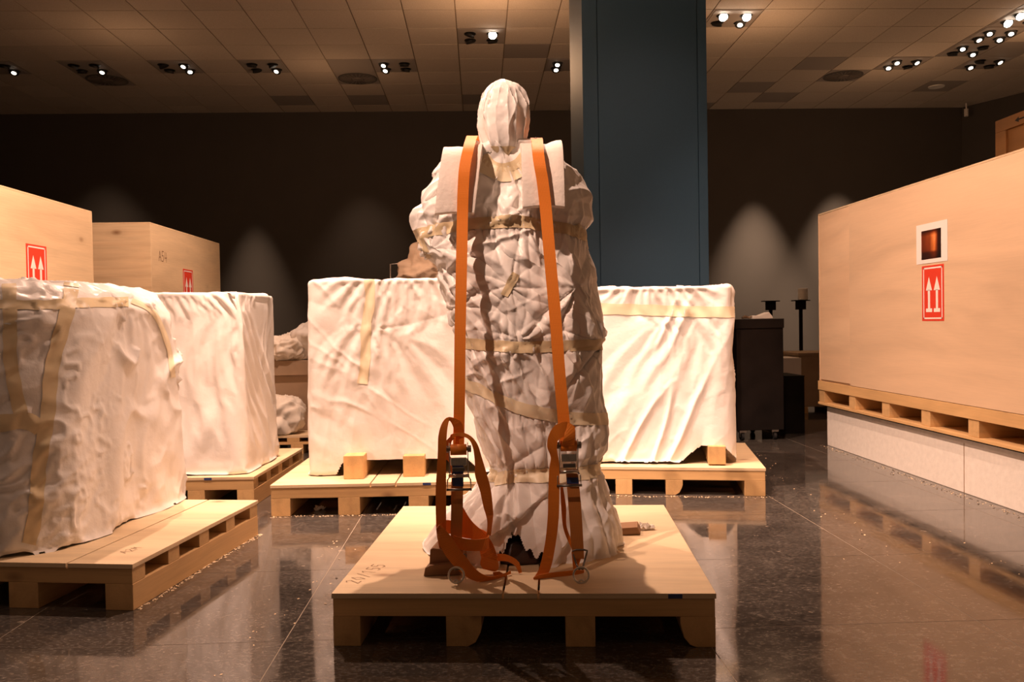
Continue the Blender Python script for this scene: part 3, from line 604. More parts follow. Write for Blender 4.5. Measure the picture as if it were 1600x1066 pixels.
    Lu2 = np.repeat(np.repeat(Lu, 2, 0)[:-1], 2, 1)/2; Lv2 = np.repeat(np.repeat(Lv, 2, 1), 2, 0)/2
    P = upsample(P); P = simulate(P, Lu2, Lv2, collide, iters[1], kb=kb, fixrows=2)
    P = upsample(P)
    Pw = P.copy(); Pw[..., :2] = P[..., :2]@Rm.T+np.array([cx, cy])
    def dropf(Q):
        xl_ = (Q[..., :2]-np.array([cx, cy]))@Rm; hz_ = np.vectorize(zhem)(xl_[..., 0], xl_[..., 1]); ed = .003+.004*vnoise(Q*9, seed+5)+.002*vnoise(Q*25, seed+6)
        return (Q[..., 2] < hz_+ed) & (Q[..., 2] < .5)
    bpy.context.view_layer.update()
    o, bvh = cloth_object('sheet', Pw, M['sheet'], t, cell, amp, seed, folds=folds, drop=dropf, extra=(lambda Q: radiating(Q, fan, seed)) if fan else None)
    n = P.shape[1]; capv = [Vector(v) for v in Pw[0][::4]]; meshobj('sheet_top', local(t, capv), [tuple(range(len(capv)))], M['sheet'], t)
    return t, bvh
c1, b1 = cover('dim crumpled white cover with yellow tape on the lower left pallet', -2.27, 4.02, 1.34, 1.22, -8, 1.262, lambda x, y: .18, .27, (1.035, 1.0), 11, .20, .05, amp=.0035, cell=.10, puff=.04,
               folds=(((1, 0, .25), .06, 4.5, .020, lambda Q: Q[..., 0] < -1.62), ((1, 0, .45), .05, 4.5, .016, lambda Q: Q[..., 0] < -1.62), ((1, 0, .7), .04, 3.5, .010, lambda Q: Q[..., 0] < -1.60), ((1, 0, 1.15), .15, 6, .034, lambda Q: Q[..., 2] < 1.0), ((.5, .5, 1), .08, 6, .008)))
tape_px('tape', b1, [(112, 443), (106, 480), (92, 530), (80, 580), (74, 650), (62, 720), (55, 800), (45, 850)], 23, M['tape'], c1)
tape_px('tape', b1, [(14, 444), (16, 500), (16, 560), (26, 620), (34, 650)], 22, M['tape'], c1)
tape_px('tape', b1, [(-60, 476), (0, 476), (60, 477), (120, 474), (200, 472)], 15, M['tape'], c1)
tape_px('tape', b1, [(-80, 655), (-10, 662), (40, 658), (62, 670)], 26, M['tape'], c1)
tape_px('tape', b1, [(205, 470), (240, 490), (262, 540), (270, 590)], 8, M['tape_pale'], c1)
c2, b2_ = cover('bright white cover behind the crumpled one, second from left', -1.93, 5.46, 1.06, .72, -3, 1.262, lambda x, y: .18+.0*x, .05, (1.012, .998), 22, .012, .01, amp=.002, cell=.2, puff=.02, folds=(((.6, 0, 1), .22, 4, .018), ((.1, .3, 1), .10, 5, .006)), pinch_px=((.50, 1.2, .05, 0),))
c3, b3 = cover('bright white cover left of the statue with hem lifted over timber blocks', -.45, 5.34, 1.10, .78, -1.2, 1.325, lambda x, y: .182+(.085 if y < .2 else .0)*max(0, min(1, (x+.40)/.05))*max(0, min(1, (.46-x)/.1)), .05, (1.012, .998), 33, .012, .01, amp=.002, cell=.16, puff=.022, folds=(((.1, 0, 1), .15, 5, .009), ((1, 0, -.8), .09, 4, .006)), fan=((atY(585, 512, 4.95)[0], atY(585, 512, 4.95)[2], .17, .0105, 9), (atY(590, 600, 4.95)[0], atY(590, 600, 4.95)[2], .10, .001, 7)), pinch_px=((-.13, 1.02, .07, 0), (-.13, .97, .04, 0)), topdip=lambda x, y: .015*np.cos(x*9)+.008)
tape_px('tape', b3, [(577, 437), (578, 470), (572, 510), (571, 560), (566, 600)], 16, M['tape_pale'], c3)
c4, b4 = cover('bright white cover right of the statue with a tape band near its top', 1.11, 5.56, .98, .80, -9, 1.262, lambda x, y: .182+(.10 if y < 0 else .0)*max(0, min(1, (x-.16)/.13))*max(0, min(1, (.52-x)/.1)), .05, (1.018, .998), 44, .014, .01, amp=.0022, cell=.2, puff=.025, folds=(((.55, 0, 1), .12, 5, .028), ((.2, 0, 1), .05, 3, .004)), pinch_px=((.15, 1.08, .05, 0),))
tape_px('tape', b4, [(902, 482), (1000, 484), (1080, 487), (1162, 488)], 17, M['tape_pale'], c4)
# timber blocks lifting the covers
def block(px0, px1, py0, py1, Y, D, label, rzv=0):
    a = atY(px0, py1, Y); b = atY(px1, py0, Y); z0 = .1762; t = MB().box((0, 0, 0), (b[0]-a[0], D, b[2]-z0)).build('timber_block', M['pine_y'], None, .003); t.location = (a[0], Y, z0); t.rotation_euler = (0, 0, rzv)
    tag(t, label, 'timber block', 'timber blocks under the covers'); return t
block(537, 568, 712, 749, 4.83, .75, 'square pine block under the left cover, the left one of two', -.02); block(630, 663, 712, 745, 4.865, .7, 'square pine block under the left cover, nearest to the orange strap', -.02)
block(1107, 1133, 697, 721, 5.05, .7, 'square pine block under the right cover at its corner', -.19)
# ------------------------------------------------------------------ wrapped statue
stat = empty('wrapped_statue', (.14, 3.4, .176), 0, 'life size statue wrapped in white plastic sheeting and yellow tape', 'wrapped statue')
SY = 3.32
prof = [(232, 748, 832), (240, 712, 868), (252, 696, 884), (265, 685, 898), (285, 675, 911), (305, 662, 923), (325, 652, 930), (345, 645, 930), (360, 648, 918), (385, 651, 917), (400, 658, 918), (420, 673, 924), (445, 683, 932), (470, 691, 938), (492, 699, 945), (515, 706, 949), (533, 711, 946), (545, 715, 939), (560, 718, 941), (600, 726, 943), (640, 736, 944), (665, 741, 948), (682, 747, 951), (700, 756, 948), (715, 761, 941), (735, 768, 935), (746, 770, 934), (760, 757, 940), (775, 738, 947), (790, 716, 953), (805, 696, 959), (820, 682, 962)]
zz, xl, xr = [], [], []
for y, a, b in prof:
    A = atY(a, y, SY); B = atY(b, y, SY); zz.append(A[2]); xl.append(A[0]); xr.append(B[0])
zz += [.176]; xl += [-.25]; xr += [.54]
zz = np.array(zz); xl = np.array(xl); xr = np.array(xr); ZT = zz[0]
zc = [.17, .3, .5, .7, .95, 1.1, 1.3, 1.45, 1.6, 1.69, ZT]; dc = [.36, .29, .22, .22, .23, .22, .215, .20, .175, .15, .10]; yc = [3.38, 3.37, 3.36, 3.35, 3.33, 3.33, 3.33, 3.34, 3.35, 3.34, 3.30]
def body(z):
    zr = zz[::-1]; L = np.interp(z, zr, xl[::-1]); R = np.interp(z, zr, xr[::-1]); return (L+R)/2, np.interp(z, zc, yc), np.maximum((R-L)/2-.009, .03), np.interp(z, zc, dc)
BANDS = [(1.385, .035, .0), (.985, .03, -.0), (.472, .028, 0)]
def radial(Q):
    cx, cy, a, b = body(Q[..., 2]); x = (Q[..., 0]-cx)/a; y = (Q[..., 1]-cy)/b; n = 2.3; q = (np.abs(x)**n+np.abs(y)**n)**(1/n); return cx, cy, a, b, q
def collide_body(Q):
    cx, cy, a, b, q = radial(Q); k = np.where(q < 1, 1/np.maximum(q, 1e-3), 1); k = np.minimum(k, 3)
    for (z0, hw, sl) in BANDS_CUR:
        zc_ = z0+sl*(Q[..., 0]-.14); ins = np.abs(Q[..., 2]-zc_) < hw; k = np.where(ins & (q > 1.02), 1.02/q, k)
    # never too far away from the body
    mx = 1+(.014+.030*np.clip(.55+vnoise(Q*4.2, 91), 0, 1)+.02*np.clip((.42-Q[..., 2])/.25, 0, 1))/np.minimum(a, b); k = np.where(q > mx, mx/q, k)
    Q = Q.copy(); Q[..., 0] = cx+(Q[..., 0]-cx)*k; Q[..., 1] = cy+(Q[..., 1]-cy)*k; Q[..., 2] = np.maximum(Q[..., 2], .179); return Q
BANDS_CUR = [(1.40, .032, 0), (.965, .03, 0), (.69, .025, -.14), (.485, .028, 0)]
def build_statue():
    global BANDS_CUR
    nu = 150; nv = 118; z = np.linspace(ZT, .182, nv); cb = lambda Q: rowfloor(collide_body(Q), z)
    cx, cy, a, b = body(z); th = np.arange(nu)/nu*2*PI-PI/2
    ct, st = np.cos(th), np.sin(th); n = 2.3; rr = (np.abs(ct)**n+np.abs(st)**n)**(-1/n)
    P = np.stack([cx[:, None]+a[:, None]*ct*rr, cy[:, None]+b[:, None]*st*rr, np.repeat(z[:, None], nu, 1)], -1)
    su = 1.08; Lu = np.linalg.norm(np.roll(P, -1, 1)-P, axis=-1); Lu = Lu*su
    # skirt gathered under the lowest band: more cloth
    Lv = np.linalg.norm(P[1:]-P[:-1], axis=-1)*.995
    nrm = np.stack([ct*np.ones((nv, 1)), st*np.ones((nv, 1)), np.zeros((nv, nu))], -1)
    f = .5+.5*vnoise(P*np.array([9, 9, 4.5]), 5); f2 = .5+.5*vnoise(P*18+3, 8)
    P = P+nrm*(.030*f+.012*f2)[..., None]; P[..., 2] += .012*vnoise(P*8, 77)
    pin = []
    for (x, z_, r) in ((atY(797, 445, 3.1)[0], atY(797, 445, 3.1)[2], .05), (atY(905, 448, 3.15)[0], atY(905, 448, 3.15)[2], .045), (atY(722, 470, 3.1)[0], 1.17, .04), (atY(800, 545, 3.1)[0], .955, .035)):
        D = np.sqrt((P[..., 0]-x)**2+(P[..., 2]-z_)**2); sel = np.where((D < r) & (P[..., 1] < 3.35)); c = P[sel].mean(0); pin.append((sel, c+(P[sel]-c)*.55, .3))
    P = simulate(P, Lu, Lv, cb, 220, g=2.5, pinch=pin, kb=.22)
    Lu2 = np.repeat(np.repeat(Lu, 2, 0)[:-1], 2, 1)/2; Lv2 = np.repeat(np.repeat(Lv, 2, 1), 2, 0)/2
    P = upsample(P); P = simulate(P, Lu2, Lv2, cb, 80, g=2.5, kb=.2, fixrows=2)
    P = upsample(P)
    pts = [(*atY(x, y, 3.1)[[0, 2]], L, a, n) for x, y, L, a, n in ((797, 447, .085, .005, 9), (905, 448, .09, .013, 7), (668, 385, .10, .011, 10), (945, 536, .08, .012, 11), (812, 533, .07, .007, 9), (716, 480, .05, .007, 9), (785, 742, .10, .006, 10))]
    def extra(Q):
        h = radiating(Q, pts, 5); t = np.arctan2(Q[..., 1]-3.34, Q[..., 0]-.14); z = Q[..., 2]
        for zb, a, k in ((1.40, .007, 11), (.965, .009, 13), (.485, .014, 11)):
            w = t*k+2.2*vnoise(np.stack([np.cos(t)*3, np.sin(t)*3, z*2.2+zb*9], -1), 41)
            dz = z-zb; env = np.where(dz < 0, np.exp(-np.abs(dz)/(.30 if zb < .6 else .10)), np.exp(-np.abs(dz)/.07))*np.clip(np.abs(dz)/.03, .25, 1)
            h = h+a*env*(2*np.abs(np.sin(w))**.8-1)
        return h
    # torn notch in the hem at the front
    def drop(Q):
        x, y, z_ = Q[..., 0], Q[..., 1], Q[..., 2]
        return (y < 3.3) & (x > .055) & (x < .215) & (z_ < .185+.085*np.clip(1-np.abs((x-.10)/.075)**1.0, 0, 1)*(x < .2)+.03*(x > .1)+.012*np.sin(x*160))
    return cloth_object('sheeting', P, M['sheet'], stat, cell=.17, amp=.0075, seed=9, drop=drop, folds=(((1, 0, .55), .07, 4, .013), ((.5, 0, -1), .08, 4.5, .012), ((.15, .2, 1), .045, 3.5, .006), ((1, .1, .35), .12, 4, .014)), extra=extra)
bodyo, bb = build_statue()
def zline(pts):
    """front heights given left to right as (angle in degrees, z): 180 left, 270 front, 360 right, 90 back"""
    A = [p[0] for p in pts]; Z = [p[1] for p in pts]
    return lambda a: float(np.interp(math.degrees(a) % 360, A, Z))
ctr = (.14, 3.34)
tape_ring('tape', bb, ctr, zline([(0, 1.36), (90, 1.40), (180, 1.385), (225, 1.415), (270, 1.425), (320, 1.40), (360, 1.36)]), .045, M['tape'], stat)
tape_ring('tape', bb, ctr, zline([(0, .965), (90, .97), (180, .975), (225, .975), (270, .96), (360, .965)]), .042, M['tape'], stat)
tape_ring('tape', bb, ctr, zline([(0, .665), (90, .74), (180, .84), (225, .80), (270, .735), (315, .69), (360, .665)]), .048, M['tape_pale'], stat)
tape_ring('tape', bb, ctr, zline([(0, .485), (90, .49), (180, .475), (235, .455), (270, .480), (360, .485)]), .05, M['tape_pale'], stat)
tape_px('tape', bb, [(806, 428), (797, 445), (788, 462)], 13, M['tape'], stat)
tape_px('tape', bb, [(898, 352), (912, 375), (926, 395)], 16, M['tape_pale'], stat)
tape_px('tape', bb, [(657, 372), (666, 392), (676, 418), (688, 450), (698, 485)], 9, M['tape'], stat)
# head bag
HC_ = (.105, 3.24)
hp = [(123, 784, 792), (125, 775, 800), (129, 767, 808), (136, 759, 815), (146, 752, 822), (160, 747, 827), (175, 744.5, 829), (190, 744, 828.5), (205, 746, 826), (218, 748.5, 822), (230, 752, 817), (240, 757, 812), (250, 764, 804), (260, 772, 795), (272, 778, 788)]
hz = []; hl = []; hr = []
for y, a, b in hp:
    A = atY(a, y, 3.24); B = atY(b, y, 3.24); hz.append(A[2]); hl.append(A[0]); hr.append(B[0])
hz, hl, hr = map(np.array, (hz, hl, hr))
def head_sec(z):
    L = np.interp(z, hz[::-1], hl[::-1]); R = np.interp(z, hz[::-1], hr[::-1]); return (L+R)/2, (R-L)/2
def build_head():
    nu = 110; nv = 90; k = np.linspace(0, 1, nv); z = hz[0]-(hz[0]-hz[-1])*(k**1.25); cx, a = head_sec(z); b = a*1.12; a = np.maximum(a+.003, .004)
    cyy = np.interp(z, [hz[-1], 1.68, 1.8, 2.0], [3.26, 3.225, 3.24, 3.26]); th = np.arange(nu)/nu*2*PI-PI/2
    P = np.stack([cx[:, None]+a[:, None]*np.cos(th), cyy[:, None]+b[:, None]*np.sin(th), np.repeat(z[:, None], nu, 1)], -1)
    Lu = np.linalg.norm(np.roll(P, -1, 1)-P, axis=-1)*1.10; Lv = np.linalg.norm(P[1:]-P[:-1], axis=-1)*1.015
    def col(Q):
        cx, a = head_sec(Q[..., 2]); a = np.maximum(a+.003, .003); b = a*1.12; cy = np.interp(Q[..., 2], [hz[-1], 1.68, 1.8, 2.0], [3.26, 3.225, 3.24, 3.26])
        q = np.sqrt(((Q[..., 0]-cx)/a)**2+((Q[..., 1]-cy)/b)**2); k = np.where(q < 1, 1/np.maximum(q, .05), np.where(q > 1.13, 1.13/q, 1)); zn = np.abs(Q[..., 2]-1.69) < .02; k = np.where(zn & (q > 1.05), 1.05/q, k)
        Q = Q.copy(); Q[..., 0] = cx+(Q[..., 0]-cx)*k; Q[..., 1] = cy+(Q[..., 1]-cy)*k; return Q
    ang = np.repeat((th*9/ (2*PI)*2)[None], nv, 0); w = .5+.5*vnoise(np.stack([np.cos(th)[None]*4+0*ang, np.sin(th)[None]*4+0*ang, P[..., 2]*5], -1), 31)
    nrm = np.stack([np.cos(th)+0*ang, np.sin(th)+0*ang, 0*ang], -1); P = P+nrm*(.012*w*np.minimum(1, a[:, None]/.08))[..., None]
    P = simulate(P, Lu, Lv, col, 120, g=1, kb=.15, fixrows=1); Lu2 = np.repeat(np.repeat(Lu, 2, 0)[:-1], 2, 1)/2; Lv2 = np.repeat(np.repeat(Lv, 2, 1), 2, 0)/2
    P = upsample(P); P = simulate(P, Lu2, Lv2, col, 25, g=1, kb=.15, fixrows=2)
    # long creases gathered towards crown and neck
    t2 = np.arctan2(P[..., 1]-3.24, P[..., 0]-HC_[0]); cr = np.abs(np.sin(t2*4.0+2.6*vnoise(P*8, 3)+P[..., 2]*5))**.6*.008+np.abs(np.sin(t2*8+2.2*vnoise(P*10, 5)-P[..., 2]*4))**.7*.004
    cr = cr*1.35; c = np.stack([np.cos(t2), np.sin(t2), 0*t2], -1); P = P-c*((cr-.006)*np.clip((hz[0]-P[..., 2])*14, 0, 1))[..., None]
    return cloth_object('head_bag', P, M['sheet'], stat, .045, .0042, 19)
heado, hb = build_head()
tape_ring('tape', hb, (.105, 3.235), lambda a: 1.69+.016*math.sin(a), .065, M['tape'], stat, n=110, R=.5, off=.004)
tape_px('tape', bb, [(744, 250), (758, 262), (775, 270), (792, 273), (810, 268), (826, 254)], 22, M['tape_pale'], stat)
tape_px('tape', bb, [(756, 243), (770, 258), (788, 262), (806, 257), (818, 243)], 14, M['tape'], stat)
m = MB()
# bronze foot visible in the torn hem
ft = MB(); pf = [(-.02, 3.25), (.04, 3.06), (.10, 3.02), (.20, 3.03), (.24, 3.12), (.23, 3.3)]
ft.add([(x, y, .177) for x, y in pf]+[(x*.8+.02, y+.05, .25-.04*(i in (0, 5))) for i, (x, y) in enumerate(pf)], [(0, 1, 2, 3, 4, 5)[::-1], (6, 7, 8, 9, 10, 11)]+[(i, (i+1) % 6, 6+(i+1) % 6, 6+i) for i in range(6)])
ft.v = local(stat, ft.v); o = ft.build('bronze_base', M['bronze'], stat, .012, True); o['label'] = 'dark bronze showing through the torn hem'
inner = MB(); inner.add([(x*.8+.04, 3.38+(y-3.38)*.7, .177) for x, y in [(-.2, 3.38), (.1, 3.05), (.5, 3.3), (.4, 3.6), (0, 3.65)]]+[(x*.8+.04, 3.38+(y-3.38)*.7, .21) for x, y in [(-.2, 3.38), (.1, 3.05), (.5, 3.3), (.4, 3.6), (0, 3.65)]], [(4, 3, 2, 1, 0), (5, 6, 7, 8, 9)]+[(i, (i+1) % 5, 5+(i+1) % 5, 5+i) for i in range(5)])
# ------------------------------------------------------------------ foam pads over the shoulders
def pad(px0, px1, ptop, pbot, Yf, label, shear=0):
    th = .042; A = atY(px0, pbot, Yf); B = atY(px1, pbot, Yf); T = atY((px0+px1)/2, ptop, Yf+.06)
    x0, x1 = A[0], B[0]; zb = A[2]; zt = T[2]; path = []
    Yb = 3.56
    fr = [(Yf+.0, zb), (Yf+.005, zb+.1), (Yf+.012, zt-.13), (Yf+.035, zt-.05), (Yf+.085, zt-.008), (Yf+.16, zt), (Yf+.26, zt-.012), (Yb-.05, zt-.05), (Yb-.01, zt-.12), (Yb, zb-.02)]
    c = smooth_poly(fr, .025); n = len(c); v = []; nx = 9
    for i, p in enumerate(c):
        t = c[min(i+1, n-1)]-c[max(i-1, 0)]; t /= np.linalg.norm(t); nn = np.array([t[1], -t[0]])  # inward
        for k in range(nx):
            u = k/(nx-1); x = x0+(x1-x0)*u+shear*(p[1]-zb)/(zt-zb); dent = .010*math.exp(-((u-.62)/.13)**2) if i > n*.2 else .003*math.exp(-((u-.62)/.13)**2)
            for s_ in (0, 1):
                q = p+nn*(th*s_+(dent if s_ == 0 else 0)); v.append((x, q[0], q[1]+(.006*math.sin(u*3+i*.4))))
    f = []; R = nx*2
    for i in range(n-1):
        for k in range(nx-1):
            a = i*R+k*2; f.append((a, a+2, a+R+2, a+R)); f.append((a+1, a+R+1, a+R+3, a+3))
        f.append((i*R, i*R+R, i*R+R+1, i*R+1)); e = i*R+(nx-1)*2; f.append((e, e+1, e+R+1, e+R))
    f.append(tuple([k*2 for k in range(nx)][::-1]+[k*2+1 for k in range(nx)])); b = (n-1)*R; f.append(tuple([b+k*2 for k in range(nx)]+[b+k*2+1 for k in range(nx)][::-1]))
    bm = bmesh.new(); vs_ = [bm.verts.new(q) for q in v]
    for q in f: bm.faces.new([vs_[i] for i in q])
    bmesh.ops.recalc_face_normals(bm, faces=bm.faces); me = bpy.data.meshes.new('foam_pad'); bm.to_mesh(me); bm.free(); me.materials.append(M['foam']); me.polygons.foreach_set('use_smooth', [True]*len(me.polygons))
    o = link(bpy.data.objects.new('foam_pad', me)); bv = o.modifiers.new('bevel', 'BEVEL'); bv.width = .006; bv.segments = 3; bv.limit_method = 'ANGLE'; bv.angle_limit = .7
    return tag(o, label, 'foam pad', 'white foam pads on the statue shoulders')
pad(679, 741, 222, 334, 3.06, 'white foam pad folded over the left side shoulder under a strap', .035)
pad(817, 883, 216, 324, 3.06, 'white foam pad folded over the right side shoulder under a strap')
# ------------------------------------------------------------------ ratchet straps
def ribbon(name, edges, mat, parent, th=.0022, step=.012, flip=False):
    """edges: list of ((x,y,Y),(x,y,Y)) pixel+depth pairs -> thick webbing"""
    A = smooth_poly([np.r_[atY(*e[0]), atY(*e[1])] for e in edges], step); n = len(A); P = np.array(A); L, R = P[:, :3], P[:, 3:]
    t = np.gradient((L+R)/2, axis=0); t /= np.linalg.norm(t, axis=1, keepdims=True)+1e-9; w = R-L; nn = np.cross(t, w); nn /= np.linalg.norm(nn, axis=1, keepdims=True)+1e-9
    v = np.concatenate([L+nn*th/2, R+nn*th/2, R-nn*th/2, L-nn*th/2]); f = []
    for i in range(n-1):
        for a, b in ((0, 1), (1, 2), (2, 3), (3, 0)): f.append((a*n+i, b*n+i, b*n+i+1, a*n+i+1))
    f += [(0, 3*n, 2*n, n), (n-1, 2*n-1, 3*n-1, 4*n-1)]
    o = meshobj(name, local(parent, v), f, mat, parent); me = o.data; uv = me.uv_layers.new(name='UVMap'); s = np.r_[0, np.cumsum(np.linalg.norm(np.diff((L+R)/2, axis=0), axis=1))]
    for lp in me.loops:
        vi = lp.vertex_index; k, i = divmod(vi, n); uv.data[lp.index].uv = (0 if k in (0, 3) else .04, s[i])
    return o
def ribbon_c(name, pts, w, mat, parent, **k):
    """pts (px,py,Y); horizontal width w in pixels"""
    return ribbon(name, [((x-w/2, y, Y), (x+w/2, y, Y)) for x, y, Y in pts], mat, parent, **k)
def c4(x, y, ox=640): return ox+x/3.553, 640+y/3.553
def rib_crop(name, left, right, Ys, mat, parent, ox=640, **k):
    n = len(left); Y = Ys if isinstance(Ys, (list, tuple)) else [Ys]*n
    e = []
    for a, b, y in zip(left, right, Y):
        ya, yb = (y if isinstance(y, tuple) else (y, y)); e.append(((*c4(*a, ox), ya), (*c4(*b, ox), yb)))
    return ribbon(name, e, mat, parent, **k)
def hardware(parent, cxp, ytop, Y, ox, hook_px, Yr, wide=.052):
    """ratchet buckle around pixel centre (cxp, ytop..), then hook and ring"""
    k = Y/F; c = atY(cxp, ytop+30, Y); rt = empty('ratchet', (0, 0, 0)); rt.parent = parent; del_ = None
    def p(x, z, y): return local(parent, [(c[0]+x, c[1]+y, c[2]-z)])[0]
    def tub(nm, pts, r, mat='steel', par=rt): return MB().tube([p(*q) for q in pts], r, 10).build(nm, M[mat], par, 0, True)
    w = wide/2+.006
    for s_ in (-1, 1):
        pr = [(-.068, -.004), (-.074, -.016), (-.06, -.026), (-.03, -.022), (.02, -.014), (.046, -.010), (.05, 0), (.02, .004), (-.04, .006)]
        m = MB(); vv = []
        for xx in (s_*w-.0015, s_*w+.0015):
            vv += [p(xx, a, b) for a, b in pr]
        n = len(pr); m.add(vv, [tuple(range(n)), tuple(range(2*n-1, n-1, -1))]+[(i, (i+1) % n, n+(i+1) % n, n+i) for i in range(n)]); m.build('side_plate', M['steel'], rt)
        MB().tube([p(s_*(w-.002), -.052, -.014), p(s_*(w+.012), -.052, -.014)], .012, 10).build('ratchet_wheel', M['darksteel'], rt)
    m = MB().tube([p(-w-.006, -.052, -.014), p(w+.006, -.052, -.014)], .007, 10); m.build('spindle', M['darksteel'], rt)
    MB().tube([p(-w+.004, -.050, -.016), p(w-.004, -.050, -.016)], .019, 16).build('webbing_roll', M['orange'], rt, 0, True)
    MB().box((0, 0, 0), (2*w-.008, .008, .028)).xf(Matrix.Translation(p(-w+.004, .004, -.03))).build('pawl_plate', M['steel'], rt, .003)
    MB().box((0, 0, 0), (2*w-.02, .006, .014)).xf(Matrix.Translation(p(-w+.010, .024, -.032))).build('pawl_slot', M['darksteel'], rt, .002)
    tub('spring_bar', [(-w-.004, .042, -.012), (w+.004, .042, -.012)], .0065, 'steel')
    tub('handle', [(-w-.002, .046, -.014), (-w-.008, .055, -.02), (-w-.009, .088, -.022), (w+.009, .088, -.022), (w+.008, .055, -.02), (w+.002, .046, -.014)], .0028)
    tub('handle_grip', [(-w-.012, .088, -.024), (w+.012, .088, -.024)], .0045, 'darksteel')
def ring_set(parent, hx, hy, rx, ry, Y):
    H0 = atY(hx, hy, Y); Yd = atZ(rx, ry+13.5, .1795)[1]; R0 = atY(rx, ry, Yd); r = .0255; L = lambda q: local(parent, [q])[0]
    w = .026; pts = [(H0[0]-w, H0[1], H0[2]), (H0[0]-w*.5, H0[1], H0[2]+.004), (H0[0]+w*.5, H0[1], H0[2]+.004), (H0[0]+w, H0[1], H0[2]), (H0[0]+w*.9, H0[1], H0[2]-.012), (H0[0]+.012, H0[1], H0[2]-.05), (R0[0]+.006, R0[1]+.004, R0[2]+r-.006), (R0[0]-.006, R0[1]+.004, R0[2]+r-.006), (H0[0]-.012, H0[1], H0[2]-.05), (H0[0]-w*.9, H0[1], H0[2]-.012)]
    MB().tube([L(q) for q in pts], .0036, 8, True).build('wire_hook', M['darksteel'], parent, 0, True)
    MB().tube([L((R0[0]+r*math.cos(a), R0[1]+.004*math.sin(a), R0[2]+r*math.sin(a))) for a in np.linspace(0, 2*PI, 36, endpoint=False)], .0036, 8, True).build('steel_ring', M['steel'], parent, 0, True)
    z = .1765; MB().tube([L((R0[0]+.008*math.cos(a), R0[1], max(z, R0[2]-r)+.009*math.sin(a))) for a in np.linspace(0, PI, 10)], .003, 8).build('eyelet', M['steel'], parent, 0, True)
s1 = empty('ratchet_strap', (-.1, 3.0, .176), 0, 'orange ratchet strap over the left side shoulder with tangled loose webbing', 'ratchet strap', 'orange ratchet straps holding the statue'); bpy.context.view_layer.update()
Yh = 2.98
ribbon_c('webbing', [(741, 224, 3.56), (740, 214, 3.47), (738, 213, 3.33), (736, 218, 3.17), (732, 232, 3.085), (726, 262, 3.052), (723.5, 300, 3.047), (722.5, 340, 3.045), (721, 420, 3.025), (719, 520, 3.005), (718, 620, 2.985), (716.5, 700, 2.975)], 17.5, M['orange'], s1)
rearL = atY(741, 224, 3.56); RB = [rearL, (rearL[0]+.03, 3.575, 1.5), (rearL[0]+.08, 3.62, 1.0), (rearL[0]+.13, 3.72, .5), (rearL[0]+.14, 3.86, .178)]
def rear(parent, pts):
    m = MB(); P = smooth_poly(pts, .04); n = len(P); v = []
    for q in P: v += [(q[0]-.02, q[1], q[2]), (q[0]+.02, q[1], q[2]), (q[0]+.02, q[1]+.002, q[2]), (q[0]-.02, q[1]+.002, q[2])]
    m.add(local(parent, v), [(i*4+a, i*4+b, i*4+4+b, i*4+4+a) for i in range(n-1) for a, b in ((0, 1), (1, 2), (2, 3), (3, 0))]); m.build('rear_webbing', M['orange'], parent)
rear(s1, RB)
hardware(s1, 717, 694, 2.955, 640, None, None)
rib_crop('lower_webbing', [(238, 318), (231, 425), (230, 560), (228, 700), (240, 780), (262, 812)], [(298, 318), (297, 425), (296, 560), (291, 700), (296, 770), (300, 812)], [2.957, 2.957, 2.95, 2.94, 2.935, 2.93], M['rust'], s1)
o = rib_crop('blue_label', [(238, 305), (236, 360), (238, 424)], [(299, 305), (299, 360), (299, 428)], 2.9525, M['blue'], s1); o['label'] = 'blue plastic label'
ring_set(s1, 717, 868, 713, 899, 2.93)
rib_crop('loose_webbing', [(252, 150), (243, 100), (222, 62), (212, 92), (206, 150), (203, 260), (203, 450), (203, 600), (204, 700), (215, 790)], [(302, 130), (285, 68), (220, 42), (182, 72), (160, 145), (156, 255), (145, 450), (146, 600), (150, 690), (165, 770)], [2.97, 2.96, 2.95, 2.93, 2.92, 2.92, 2.93, 2.95, 2.96, 2.97], M['orange'], s1)
rib_crop('loose_webbing', [(152, 655), (158, 730), (200, 812), (262, 885), (330, 938), (392, 958), (450, 950), (528, 926), (562, 912)], [(172, 640), (238, 715), (272, 770), (318, 826), (370, 890), (430, 925), (478, 925), (520, 912), (560, 896)], [(2.92, 2.90), 2.88, 2.87, 2.86, 2.85, 2.85, 2.87, 2.9, 2.92], M['orange'], s1)
rib_crop('loose_webbing', [(150, 660), (178, 625), (222, 615), (300, 640), (372, 655), (425, 680), (440, 705)], [(160, 735), (185, 700), (225, 690), (300, 712), (372, 722), (428, 745), (438, 765)], [2.9, 2.95, 2.99, 3.01, 3.01, 2.98, 2.93], M['orange'], s1)
rib_crop('loose_webbing', [(440, 705), (420, 716), (360, 722), (300, 716), (245, 700)], [(438, 770), (400, 784), (345, 786), (290, 780), (240, 760)], [2.93, 2.905, 2.895, 2.89, 2.89], M['orange'], s1)
rib_crop('loose_webbing', [(226, 150), (236, 136), (290, 128), (340, 148), (378, 195), (402, 270), (432, 370), (452, 450), (463, 560), (462, 600), (450, 700)], [(214, 240), (244, 156), (290, 150), (330, 168), (352, 215), (362, 290), (364, 370), (390, 450), (410, 540), (432, 620), (428, 700)], [2.95, 2.94, 2.93, 2.92, 2.92, 2.93, 2.94, 2.95, (2.96, 2.95), (2.97, 2.95), (2.97, 2.96)], M['orange'], s1)
rib_crop('loose_webbing', [(226, 150), (185, 200), (188, 260), (222, 300), (232, 380)], [(250, 160), (218, 200), (226, 262), (252, 290), (262, 350)], [2.95, 2.96, 2.965, 2.97, 2.975], M['rust'], s1)
